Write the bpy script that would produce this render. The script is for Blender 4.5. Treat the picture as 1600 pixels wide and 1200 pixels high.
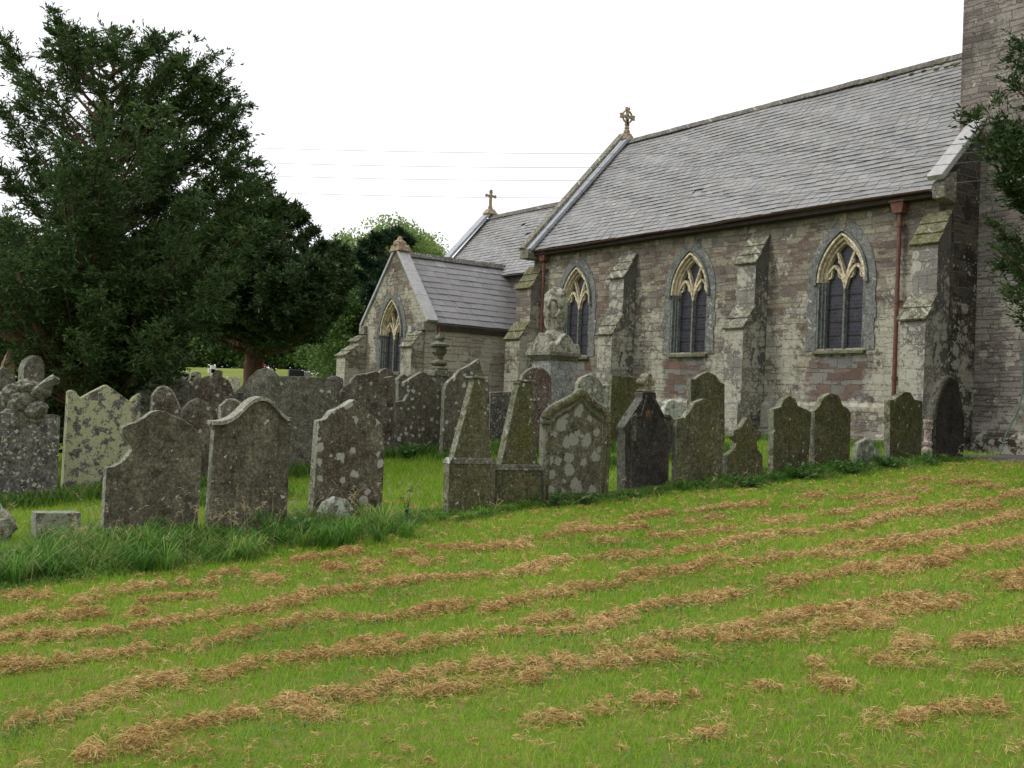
import bpy, bmesh, math, random
import numpy as np
from mathutils import Vector, Matrix
R = math.radians
rng = np.random.default_rng(7)
random.seed(7)
scene = bpy.context.scene
COL = scene.collection
for o in list(bpy.data.objects): bpy.data.objects.remove(o)

# ------------------------------------------------------------------ camera
FW = Vector((-0.80988883, 0.58600474, 0.02604876)); RT = Vector((0.58656968, 0.80876722, 0.04279709)); UP = Vector((-0.00401191, -0.0499403, 0.99874415))
CAM = Vector((0, 0, 1.6)); FPX = 1725.8
cd = bpy.data.cameras.new('camera'); cam = bpy.data.objects.new('camera', cd); COL.objects.link(cam)
m = Matrix((RT, UP, -FW)).transposed().to_4x4(); m.translation = CAM; cam.matrix_world = m
cd.sensor_width = 36; cd.lens = 36 * FPX / 1600; cd.clip_start = .05; cd.clip_end = 6000
scene.camera = cam
scene.render.resolution_x = 1024; scene.render.resolution_y = 768
# ------------------------------------------------------------------ light
SUN_DIR = Vector((-.45, -.75, .95)).normalized()      # towards the sun: high in the south-east, behind thin cloud
el = math.asin(SUN_DIR.z); az = math.atan2(SUN_DIR.x, SUN_DIR.y)
w = bpy.data.worlds.new("World"); scene.world = w; w.use_nodes = True
nt = w.node_tree; nt.nodes.clear()
wo = nt.nodes.new('ShaderNodeOutputWorld'); bg = nt.nodes.new('ShaderNodeBackground')
sk = nt.nodes.new('ShaderNodeTexSky'); sk.sky_type = 'NISHITA'; sk.sun_disc = False
sk.sun_elevation = el; sk.sun_rotation = az; sk.dust_density = 3
mx = nt.nodes.new('ShaderNodeMix'); mx.data_type = 'RGBA'; mx.inputs[0].default_value = .88
tc = nt.nodes.new('ShaderNodeTexCoord'); ns = nt.nodes.new('ShaderNodeTexNoise'); ns.inputs['Scale'].default_value = 1.6; ns.inputs['Detail'].default_value = 4
rp = nt.nodes.new('ShaderNodeValToRGB'); rp.color_ramp.elements[0].color = (11.2, 11.3, 11.8, 1); rp.color_ramp.elements[1].color = (14.2, 14.0, 14.0, 1)
nt.links.new(tc.outputs['Generated'], ns.inputs['Vector']); nt.links.new(ns.outputs[0], rp.inputs[0])
nt.links.new(sk.outputs[0], mx.inputs['A']); nt.links.new(rp.outputs[0], mx.inputs['B'])
nt.links.new(mx.outputs['Result'], bg.inputs[0]); bg.inputs[1].default_value = .09; nt.links.new(bg.outputs[0], wo.inputs[0])
sl = bpy.data.lights.new('sun', 'SUN'); so = bpy.data.objects.new('sun', sl); COL.objects.link(so)
sl.energy = 1.5; sl.angle = R(14); sl.color = (1, .96, .9)
so.rotation_euler = SUN_DIR.to_track_quat('Z', 'Y').to_euler()
scene.view_settings.view_transform = 'Standard'; scene.view_settings.look = 'None'
scene.view_settings.exposure = .22; scene.view_settings.gamma = 1
scene.render.engine = 'CYCLES'

# ------------------------------------------------------------------ helpers
def P(u, v, d):
    "world point seen at photo pixel (u,v) of 1600x1200, d metres deep"
    return CAM + FW * d + RT * ((u - 800) * d / FPX) - UP * ((v - 600) * d / FPX)

def G(x, y, fine=True):
    x = np.asarray(x, float); y = np.asarray(y, float)
    r = .5866 * x + .8088 * y; d = -.81 * x + .586 * y
    z = .05 * (d - 5) + .06 * r
    z = np.maximum(z, -.9) ; k = .08
    z = -k * np.log(np.exp(-np.clip(z, -5, 20) / k) + np.exp(-1.2 / k))
    s = np.clip((-r - 4) / 6, 0, 1); z = z + np.minimum(np.maximum(d - 30, 0) * .1, 1.9) * s * s * (3 - 2 * s)
    if fine:
        z = z + .012 * np.sin(x * 2.1 + y * .7) * np.sin(y * 1.9 - x * .4) + .008 * np.sin(x * 5.3 + 1) * np.sin(y * 4.7 + x)
    return z

def tag(o, label=None, cat=None, group=None, kind=None):
    if label: o['label'] = label
    if cat: o['category'] = cat
    if group: o['group'] = group
    if kind: o['kind'] = kind
    return o

def empty(name, loc, rz=0):
    o = bpy.data.objects.new(name, None); COL.objects.link(o); o.location = loc; o.rotation_euler = (0, 0, rz); o.empty_display_size = .1
    return o

class MB:
    def __init__(s): s.v = []; s.f = []; s.c = []
    def poly(s, pts, c=0.5):
        i = len(s.v); s.v += [tuple(p) for p in pts]; s.f.append(tuple(range(i, i + len(pts)))); s.c.append(c)
    def box(s, a, b, c=0.5):
        (x0, y0, z0), (x1, y1, z1) = a, b
        s.hexa([(x0, y0, z0), (x1, y0, z0), (x1, y1, z0), (x0, y1, z0)], [(x0, y0, z1), (x1, y0, z1), (x1, y1, z1), (x0, y1, z1)], c)
    def hexa(s, lo, hi, c=0.5):
        i = len(s.v); s.v += [tuple(p) for p in lo] + [tuple(p) for p in hi]
        n = len(lo)
        s.f.append(tuple(i + k for k in reversed(range(n)))); s.f.append(tuple(i + n + k for k in range(n)))
        for k in range(n):
            k2 = (k + 1) % n; s.f.append((i + k, i + k2, i + n + k2, i + n + k))
        s.c += [c] * (n + 2)
    def prism(s, outline, fn, t0, t1, c=0.5):
        "outline of 2-D points, fn(a,b,t)->xyz"
        s.hexa([fn(a, b, t0) for a, b in outline], [fn(a, b, t1) for a, b in outline], c)
    def tube(s, pts, rad, n=7, c=0.5, cap=True):
        pts = [Vector(p) for p in pts]; rings = []
        if not hasattr(rad, '__len__'): rad = [rad] * len(pts)
        ref = None
        for k, p in enumerate(pts):
            t = (pts[min(k + 1, len(pts) - 1)] - pts[max(k - 1, 0)]).normalized()
            if ref is None: ref = t.orthogonal().normalized()
            a = (ref - t * ref.dot(t)).normalized(); b = t.cross(a); ref = a
            i = len(s.v)
            s.v += [tuple(p + (a * math.cos(q) + b * math.sin(q)) * rad[k]) for q in [2 * math.pi * j / n for j in range(n)]]
            rings.append(i)
        for r0, r1 in zip(rings, rings[1:]):
            for j in range(n): s.f.append((r0 + j, r0 + (j + 1) % n, r1 + (j + 1) % n, r1 + j)); s.c.append(c)
        if cap:
            s.f.append(tuple(rings[0] + j for j in reversed(range(n)))); s.f.append(tuple(rings[-1] + j for j in range(n))); s.c += [c, c]
    def lathe(s, prof, n=16, cx=0, cy=0, c=0.5):
        rings = []
        for r, z in prof:
            i = len(s.v); rings.append(i); s.v += [(cx + r * math.cos(2 * math.pi * j / n), cy + r * math.sin(2 * math.pi * j / n), z) for j in range(n)]
        for r0, r1 in zip(rings, rings[1:]):
            for j in range(n): s.f.append((r0 + j, r0 + (j + 1) % n, r1 + (j + 1) % n, r1 + j)); s.c.append(c)
        s.f.append(tuple(rings[0] + j for j in reversed(range(n)))); s.f.append(tuple(rings[-1] + j for j in range(n))); s.c += [c, c]
    def build(s, name, mat, parent=None, bevel=0, smooth=False, flip=False):
        me = bpy.data.meshes.new(name); me.from_pydata(s.v, [], s.f)
        me.materials.append(mat)
        at = me.attributes.new('rnd', 'FLOAT', 'FACE'); at.data.foreach_set('value', s.c)
        bm = bmesh.new(); bm.from_mesh(me)
        bmesh.ops.recalc_face_normals(bm, faces=bm.faces)
        uv = bm.loops.layers.uv.new('UVMap')
        for f in bm.faces:
            n = f.normal; ax, ay, az_ = abs(n.x), abs(n.y), abs(n.z)
            for l in f.loops:
                c = l.vert.co
                if az_ > .8: l[uv].uv = (c.x, c.y)
                elif ax > ay: l[uv].uv = (c.y + .37, c.z)
                else: l[uv].uv = (c.x, c.z)
        bm.to_mesh(me); bm.free()
        if smooth: me.polygons.foreach_set('use_smooth', [True] * len(me.polygons))
        o = bpy.data.objects.new(name, me); COL.objects.link(o)
        if parent: o.parent = parent
        if bevel:
            b = o.modifiers.new('b', 'BEVEL'); b.width = bevel; b.segments = 2; b.limit_method = 'ANGLE'; b.angle_limit = R(35)
        return o

def raw_mesh(name, verts, nper, mat, parent=None, rnd=None):
    "verts (N*nper,3) array, every nper verts one face"
    verts = np.asarray(verts, np.float32).reshape(-1, 3); n = len(verts) // nper
    me = bpy.data.meshes.new(name); me.vertices.add(len(verts)); me.vertices.foreach_set('co', verts.ravel())
    me.loops.add(len(verts)); me.loops.foreach_set('vertex_index', np.arange(len(verts), dtype=np.int32))
    me.polygons.add(n); me.polygons.foreach_set('loop_start', np.arange(n, dtype=np.int32) * nper)
    me.update(calc_edges=True); me.materials.append(mat)
    at = me.attributes.new('rnd', 'FLOAT', 'FACE'); at.data.foreach_set('value', (rng.random(n) if rnd is None else rnd).astype(np.float32))
    o = bpy.data.objects.new(name, me); COL.objects.link(o)
    if parent: o.parent = parent
    return o

# ------------------------------------------------------------------ node helpers
class NT:
    def __init__(s, name):
        s.m = bpy.data.materials.new(name); s.m.use_nodes = True; s.t = s.m.node_tree; s.t.nodes.clear()
        s.out = s.t.nodes.new('ShaderNodeOutputMaterial'); s.b = s.t.nodes.new('ShaderNodeBsdfPrincipled'); s.t.links.new(s.b.outputs[0], s.out.inputs[0])
        s.b.inputs['Specular IOR Level'].default_value = .3
    def n(s, typ, ins=None, **kw):
        x = s.t.nodes.new(typ)
        for k, v in kw.items(): setattr(x, k, v)
        for k, v in (ins or {}).items():
            if isinstance(v, bpy.types.NodeSocket): s.t.links.new(v, x.inputs[k])
            else: x.inputs[k].default_value = v
        return x
    def math(s, op, a, b=0., clamp=False):
        return s.n('ShaderNodeMath', {0: a, 1: b}, operation=op, use_clamp=clamp).outputs[0]
    def noise(s, vec, scale, detail=5, rough=.6):
        return s.n('ShaderNodeTexNoise', {'Vector': vec, 'Scale': scale, 'Detail': detail, 'Roughness': rough})
    def ramp(s, fac, stops, interp='LINEAR'):
        x = s.n('ShaderNodeValToRGB', {0: fac}); cr = x.color_ramp; cr.interpolation = interp
        while len(cr.elements) < len(stops): cr.elements.new(.5)
        for e, (p, c) in zip(cr.elements, stops):
            e.position = p; e.color = (*c, 1) if hasattr(c, '__len__') else (c, c, c, 1)
        return x.outputs[0]
    def step(s, fac, lo, hi):
        return s.n('ShaderNodeMapRange', {0: fac, 1: lo, 2: hi, 3: 0., 4: 1.}, interpolation_type='SMOOTHSTEP').outputs[0]
    def mix(s, f, a, b, blend='MIX'):
        x = s.t.nodes.new('ShaderNodeMix'); x.data_type = 'RGBA'; x.blend_type = blend
        for k, v in ((0, f), ('A', a), ('B', b)):
            if isinstance(v, bpy.types.NodeSocket): s.t.links.new(v, x.inputs[k])
            else: x.inputs[k].default_value = v if k == 0 else ((*v, 1) if len(v) == 3 else v)
        return x.outputs['Result']
    def vmul(s, v, k):
        return s.n('ShaderNodeVectorMath', {0: v, 1: k}, operation='MULTIPLY').outputs[0]
    def vadd(s, v, k):
        return s.n('ShaderNodeVectorMath', {0: v, 1: k}, operation='ADD').outputs[0]
    def bump(s, h, strength=.5, dist=.01):
        x = s.n('ShaderNodeBump', {'Height': h, 'Strength': strength, 'Distance': dist}); s.t.links.new(x.outputs[0], s.b.inputs['Normal'])
    def fin(s, col, rough=.9, spec=.3):
        for k, v in (('Base Color', col), ('Roughness', rough)):
            if isinstance(v, bpy.types.NodeSocket): s.t.links.new(v, s.b.inputs[k])
            else: s.b.inputs[k].default_value = (*v, 1) if hasattr(v, '__len__') else v
        s.b.inputs['Specular IOR Level'].default_value = spec
        return s.m

def stone_mat(name, a, b, spot=(.4, .42, .36), spots=.3, sscale=9, srad=.32, film=None, famt=.5, fscale=7, specks=.35, moss=0., dk=1., edge=0.):
    N = NT(name); tcd = N.n('ShaderNodeTexCoord'); oi = N.n('ShaderNodeObjectInfo')
    off = N.math('MULTIPLY', oi.outputs['Random'], 37.)
    v = N.vadd(tcd.outputs['Object'], N.n('ShaderNodeCombineXYZ', {0: off, 1: off, 2: off}).outputs[0])
    n1 = N.noise(v, 2.2, 6).outputs[0]; n2 = N.noise(v, 34, 8, .75).outputs[0]
    st = N.noise(N.vmul(v, (9, 9, 1.1)), 1.4, 5).outputs[0]
    a = tuple(x * dk * k_ for x, k_ in zip(a, (1, 1.03, 1.))); b = tuple(x * dk * k_ for x, k_ in zip(b, (1, 1.03, 1.)))
    c = N.mix(N.step(n1, .35, .65), a, b)
    c = N.mix(N.step(N.noise(v, 6, 7, .7).outputs[0], .5, .68), c, tuple(x * .6 for x in a))
    c = N.mix(N.math('MULTIPLY', N.step(st, .5, .75), .6), c, tuple(x * .5 for x in a))
    c = N.mix(1., c, N.ramp(N.noise(v, 13, 6, .7).outputs[0], [(.35, .62), (.5, 1.), (.68, 1.5)]), 'MULTIPLY')
    nx_ = N.math('ABSOLUTE', N.n('ShaderNodeSeparateXYZ', {0: tcd.outputs['Normal']}).outputs[0])
    c = N.mix(N.math('MULTIPLY', N.math('MULTIPLY', N.step(nx_, .75, .4), edge), N.step(N.noise(v, 9, 6, .7).outputs[0], .36, .5)), c, (.26, .275, .22))
    if moss:
        c = N.mix(N.math('MULTIPLY', N.step(N.noise(v, 3.1, 4).outputs[0], .45, .7), moss), c, (.075, .08, .02))
    c = N.mix(1., c, N.ramp(n2, [(.3, .3), (.5, .92), (.7, 2.1)]), 'MULTIPLY')
    vd = N.vadd(v, N.vmul(N.noise(v, 14, 4).outputs[1], (.1, .1, .1)))
    h = n2
    if film:
        f = N.math('MULTIPLY', N.step(N.noise(v, fscale, 10, .72).outputs[0], .62 - famt * .25, .66 - famt * .25), .9)
        f = N.math('MULTIPLY', f, N.step(n2, .36, .46))
        c = N.mix(f, c, film)
    def sp(scale, amt, rad, col, c, k):
        sp3 = N.n('ShaderNodeSeparateXYZ', {0: vd}); fx = N.math('MULTIPLY', sp3.outputs[0], .6)
        v2 = N.n('ShaderNodeCombineXYZ', {0: N.math('ADD', sp3.outputs[1], fx), 1: N.math('ADD', sp3.outputs[2], fx)}).outputs[0]
        vo = N.n('ShaderNodeTexVoronoi', {'Vector': v2, 'Scale': scale, 'Randomness': 1.}, voronoi_dimensions='2D')
        sx = N.n('ShaderNodeSeparateColor', {0: vo.outputs['Color']})
        rr = N.math('MULTIPLY', N.math('ADD', N.math('MULTIPLY', sx.outputs[1], .75), .25), rad)
        mk = N.math('MULTIPLY', N.step(N.math('SUBTRACT', rr, vo.outputs['Distance']), -.03, .05), N.math('LESS_THAN', sx.outputs[0], amt))
        mk = N.math('MULTIPLY', mk, N.math('ADD', N.math('MULTIPLY', N.step(n2, .3, .55), .45), .5), clamp=True)
        mk = N.math('MULTIPLY', mk, k)
        return N.mix(mk, c, col), mk
    if spots: c, m1 = sp(sscale, spots, srad, spot, c, 1.)
    if specks: c, m2 = sp(30, specks * .25, .25, tuple(min(1, x * 1.15) for x in spot), c, .9)
    N.bump(h, .7, .012)
    return N.fin(c, .93, .2)

def masonry(name, ramp, lichen=(.40, .385, .31), lamt=.5, mortar=(.2, .18, .14), bw=.42, bh=.125, patches=(), dark=.0, white=.5, mk_=.8, darkx=0.):
    N = NT(name); uv = N.n('ShaderNodeUVMap').outputs[0]
    d = N.vmul(N.vadd(N.noise(uv, 1.3, 3).outputs[1], (-.5, -.5, -.5)), (.12, .10, 0)); u1 = N.vadd(uv, d)
    d2 = N.vmul(N.vadd(N.noise(uv, 11, 4).outputs[1], (-.5, -.5, -.5)), (.06, .045, 0)); u1 = N.vadd(u1, d2)
    szz = N.n('ShaderNodeSeparateXYZ', {0: uv}).outputs[1]; zn = N.n('ShaderNodeTexNoise', {'W': szz, 'Scale': 2.6, 'Detail': 2.}, noise_dimensions='1D').outputs[0]
    u1 = N.vadd(u1, N.n('ShaderNodeCombineXYZ', {0: 0., 1: N.math('MULTIPLY', zn, .2)}).outputs[0])
    brA = N.n('ShaderNodeTexBrick', {'Vector': u1, 'Color1': (0, 0, 0, 1), 'Color2': (1, 1, 1, 1), 'Mortar': (.5, .5, .5, 1), 'Scale': 1., 'Mortar Size': .009, 'Mortar Smooth': .4, 'Bias': 0., 'Brick Width': bw, 'Row Height': bh}, offset=.43, offset_frequency=2, squash=.62, squash_frequency=3)
    brB = N.n('ShaderNodeTexBrick', {'Vector': u1, 'Color1': (0, 0, 0, 1), 'Color2': (1, 1, 1, 1), 'Mortar': (.5, .5, .5, 1), 'Scale': 1., 'Mortar Size': .011, 'Mortar Smooth': .4, 'Bias': 0., 'Brick Width': bw * 1.45, 'Row Height': bh * 1.62}, offset=.37, offset_frequency=2, squash=.62, squash_frequency=3)
    bm_ = N.step(N.noise(N.vmul(uv, (.7, 1.6, 1)), 1.5, 3).outputs[0], .5, .51)
    class _B: pass
    br = _B(); br.outputs = [N.mix(bm_, brA.outputs[0], brB.outputs[0]), N.mix(bm_, brA.outputs[1], brB.outputs[1])]
    n1 = N.noise(uv, .8, 4).outputs[0]; n2 = N.noise(uv, 26, 9, .75).outputs[0]; n3 = N.noise(uv, 5, 6).outputs[0]
    c = N.ramp(N.math('ADD', N.math('MULTIPLY', br.outputs[0], .8), N.math('MULTIPLY', n3, .25)), ramp)
    c = N.mix(1., c, N.ramp(n1, [(.3, (.72, .66, .66)), (.7, (1.2, 1.2, 1.15))]), 'MULTIPLY')
    c = N.mix(N.math('MULTIPLY', br.outputs[1], mk_), c, mortar)
    c = N.mix(1., c, N.ramp(n2, [(.25, .42), (.5, 1.), (.8, 1.75)]), 'MULTIPLY')
    # crustose lichen: film in patches plus round spots
    sz = N.n('ShaderNodeSeparateXYZ', {0: uv}).outputs[1]
    hi = N.math('SUBTRACT', N.math('MULTIPLY', N.step(sz, 5.8, 2.4), .19), .09)
    big = N.math('ADD', N.noise(uv, .9, 3).outputs[0], hi)
    fl = N.math('ADD', N.noise(uv, 7, 9, .7).outputs[0], N.math('MULTIPLY', N.math('SUBTRACT', big, .5), 1.6))
    f = N.math('MULTIPLY', N.step(fl, .72 - lamt * .25, .75 - lamt * .25), N.step(N.noise(uv, 17, 7, .7).outputs[0], .38, .46))
    c = N.mix(N.math('MULTIPLY', f, .9), c, lichen)
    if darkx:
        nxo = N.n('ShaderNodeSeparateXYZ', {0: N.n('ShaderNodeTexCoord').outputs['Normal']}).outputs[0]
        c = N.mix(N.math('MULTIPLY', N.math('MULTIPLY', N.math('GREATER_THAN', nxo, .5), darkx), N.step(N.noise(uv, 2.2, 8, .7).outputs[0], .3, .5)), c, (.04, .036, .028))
    if dark:
        c = N.mix(N.math('MULTIPLY', N.step(N.noise(uv, 1.1, 7, .65).outputs[0], .5, .6), dark), c, (.035, .03, .022))
    vd = N.vadd(uv, N.vmul(N.noise(uv, 12, 4).outputs[1], (.12, .12, 0)))
    for sc, am, rad, k in ((3.6, .5, .45, .75), (9, .42, .42, .8), (22, .4, .38, .9)):
        vo = N.n('ShaderNodeTexVoronoi', {'Vector': vd, 'Scale': sc}, voronoi_dimensions='2D'); sx = N.n('ShaderNodeSeparateColor', {0: vo.outputs['Color']})
        rr = N.math('MULTIPLY', N.math('ADD', N.math('MULTIPLY', sx.outputs[1], .8), .2), rad)
        mk = N.math('MULTIPLY', N.step(N.math('SUBTRACT', rr, vo.outputs['Distance']), -.01, .03), N.math('LESS_THAN', sx.outputs[0], N.math('MULTIPLY', N.step(big, .38, .62), am * white * 2)))
        c = N.mix(N.math('MULTIPLY', mk, k), c, (.44, .43, .36))
    for (x0, x1, z0, z1, pc, am) in patches:      # rows of differently coloured stone
        sx = N.n('ShaderNodeSeparateXYZ', {0: N.vadd(uv, N.vmul(N.vadd(N.noise(uv, 3.5, 6).outputs[1], (-.5, -.5, -.5)), (.75, .6, 0)))})
        a = N.math('MULTIPLY', N.step(sx.outputs[0], x0, x0 + .2), N.step(sx.outputs[0], x1, x1 - .2))
        a = N.math('MULTIPLY', a, N.math('MULTIPLY', N.step(sx.outputs[1], z0, z0 + .06), N.step(sx.outputs[1], z1, z1 - .06)))
        c = N.mix(N.math('MULTIPLY', a, am), c, N.mix(1., N.ramp(br.outputs[0], [(0, pc), (.35, tuple(x * .5 for x in pc)), (.6, (.15, .15, .15)), (1, (.21, .2, .18))]), N.ramp(n2, [(.25, .5), (.5, 1.), (.8, 1.6)]), 'MULTIPLY'))
    h = N.math('ADD', N.math('MULTIPLY', br.outputs[1], N.math('SUBTRACT', N.math('MULTIPLY', f, .7), 1.)), N.math('ADD', N.math('MULTIPLY', n2, .5), N.math('MULTIPLY', br.outputs[0], .35)))
    N.bump(h, 1., .045)
    return N.fin(c, .95, .15)

def plain(name, a, b=None, scale=12, rough=.7, bump=.3, spec=.3, metal=0):
    N = NT(name); v = N.n('ShaderNodeTexCoord').outputs['Object']; b = b or tuple(x * .6 for x in a)
    n = N.noise(v, scale, 7, .65).outputs[0]
    N.bump(n, bump, .008); N.b.inputs['Metallic'].default_value = metal
    return N.fin(N.mix(N.step(n, .35, .65), a, b), rough, spec)

def leaf_mat(name, cols, trans=.25, rough=.6):
    N = NT(name); at = N.n('ShaderNodeAttribute', attribute_name='rnd').outputs['Fac']
    v = N.n('ShaderNodeTexCoord').outputs['Object']
    f = N.math('ADD', N.math('MULTIPLY', at, .6), N.math('MULTIPLY', N.noise(v, .8, 3).outputs[0], .4))
    k = len(cols); c = N.ramp(f, [(.15 + .7 * i / (k - 1), cc) for i, cc in enumerate(cols)])
    N.fin(c, rough, .25)
    tr = N.n('ShaderNodeBsdfTranslucent', {0: c}); ms = N.n('ShaderNodeMixShader', {0: trans, 1: N.b.outputs[0], 2: tr.outputs[0]})
    N.t.links.new(ms.outputs[0], N.out.inputs[0])
    return N.m

def slate_mat(name, cols, lich=(.3, .27, .2), lamt=.4):
    N = NT(name); at = N.n('ShaderNodeAttribute', attribute_name='rnd').outputs['Fac']
    v = N.n('ShaderNodeTexCoord').outputs['Object']
    n1 = N.noise(v, .7, 4).outputs[0]; n2 = N.noise(v, 22, 8, .7).outputs[0]
    f = N.math('ADD', N.math('MULTIPLY', at, .65), N.math('MULTIPLY', n1, .35)); k = len(cols)
    c = N.ramp(f, [(.1 + .8 * i / (k - 1), cc) for i, cc in enumerate(cols)])
    c = N.mix(1., c, N.ramp(n2, [(.25, .6), (.5, 1.), (.8, 1.4)]), 'MULTIPLY')
    f = N.math('MULTIPLY', N.step(N.noise(v, 5, 9, .75).outputs[0], .66 - .2 * lamt, .74 - .2 * lamt), .6)
    c = N.mix(f, c, lich)
    vo = N.n('ShaderNodeTexVoronoi', {'Vector': v, 'Scale': 6.}); sx = N.n('ShaderNodeSeparateColor', {0: vo.outputs['Color']})
    mk = N.math('MULTIPLY', N.math('LESS_THAN', vo.outputs['Distance'], N.math('MULTIPLY', sx.outputs[1], .25)), N.math('LESS_THAN', sx.outputs[0], .2))
    c = N.mix(N.math('MULTIPLY', mk, .6), c, (.5, .49, .44))
    N.bump(n2, .35, .006)
    return N.fin(c, .5, .5)

M = {}
def SM(k):
    D = dict(
     brown=dict(a=(.08, .07, .048), b=(.125, .112, .078), spots=.07, sscale=9, srad=.2, specks=.2, spot=(.42, .44, .4)),
     spotbig=dict(a=(.08, .064, .045), b=(.125, .115, .085), spots=.5, sscale=6.5, srad=.45, specks=.3, spot=(.33, .33, .27)),
     greenbrown=dict(a=(.085, .078, .045), b=(.12, .105, .065), spots=.1, sscale=9, srad=.2, specks=.3, moss=.6),
     green=dict(a=(.075, .07, .035), b=(.095, .085, .045), spots=.12, sscale=9, srad=.22, specks=.22, moss=.8),
     greenplain=dict(a=(.09, .085, .04), b=(.12, .105, .06), spots=0, specks=.05, moss=.9),
     lichen=dict(a=(.09, .08, .055), b=(.12, .11, .075), spots=.8, sscale=5.2, srad=.5, specks=.3, spot=(.25, .25, .2)),
     black=dict(a=(.024, .021, .018), b=(.045, .039, .033), spots=0, specks=.1, spot=(.2, .2, .18)),
     lichengrey=dict(a=(.12, .11, .085), b=(.17, .165, .13), spots=.4, sscale=8, srad=.35, specks=.4, film=(.27, .29, .22), famt=.5),
     white=dict(a=(.16, .16, .12), b=(.22, .22, .18), spots=.6, sscale=10, srad=.5, specks=.5, film=(.42, .45, .38), famt=.55, spot=(.5, .52, .48)),
     spots=dict(a=(.095, .085, .06), b=(.13, .112, .085), spots=.45, sscale=7.5, srad=.34, specks=.25, spot=(.4, .4, .36)),
     rusty=dict(a=(.075, .055, .042), b=(.15, .135, .105), spots=.3, sscale=9, srad=.3, specks=.3, spot=(.36, .36, .32)),
     greybrown=dict(a=(.12, .105, .085), b=(.17, .155, .125), spots=.2, sscale=9, srad=.3, specks=.3),
     slabgrey=dict(a=(.1, .092, .07), b=(.135, .125, .1), spots=.06, sscale=7, srad=.2, specks=.12),
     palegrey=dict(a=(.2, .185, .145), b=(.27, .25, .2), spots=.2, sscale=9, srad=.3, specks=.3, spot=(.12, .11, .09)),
     yellow=dict(a=(.1, .09, .085), b=(.14, .125, .12), spots=0, specks=.1, film=(.37, .38, .22), famt=.66, fscale=7.5),
     speck=dict(a=(.085, .078, .072), b=(.13, .12, .11), spots=.5, sscale=17, srad=.36, specks=.7, spot=(.38, .38, .27)),
     pinkgrey=dict(a=(.10, .07, .06), b=(.15, .115, .1), spots=.2, sscale=9, srad=.3, specks=.2),
     monument=dict(a=(.22, .22, .215), b=(.27, .265, .26), spots=0, specks=.04, spot=(.3, .3, .28)),
     monument_top=dict(a=(.13, .12, .085), b=(.2, .19, .15), spots=.3, sscale=12, srad=.4, specks=.5, spot=(.4, .4, .34), film=(.36, .35, .28), famt=.6, fscale=10),
     pink=dict(a=(.36, .28, .26), b=(.44, .35, .32), spots=.1, specks=.1),
     pale=dict(a=(.42, .4, .35), b=(.5, .48, .42), spots=0, specks=.1, spot=(.3, .3, .2)),
    )
    if k not in M: M[k] = stone_mat('stone_' + k, dk=1.02 if k not in ('monument', 'pink', 'pale') else 1., edge=0. if k in ('monument', 'pink', 'pale', 'monument_top') else {'black': .3, 'green': .55, 'greenbrown': .6}.get(k, .75), **D[k])
    return M[k]
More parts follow.
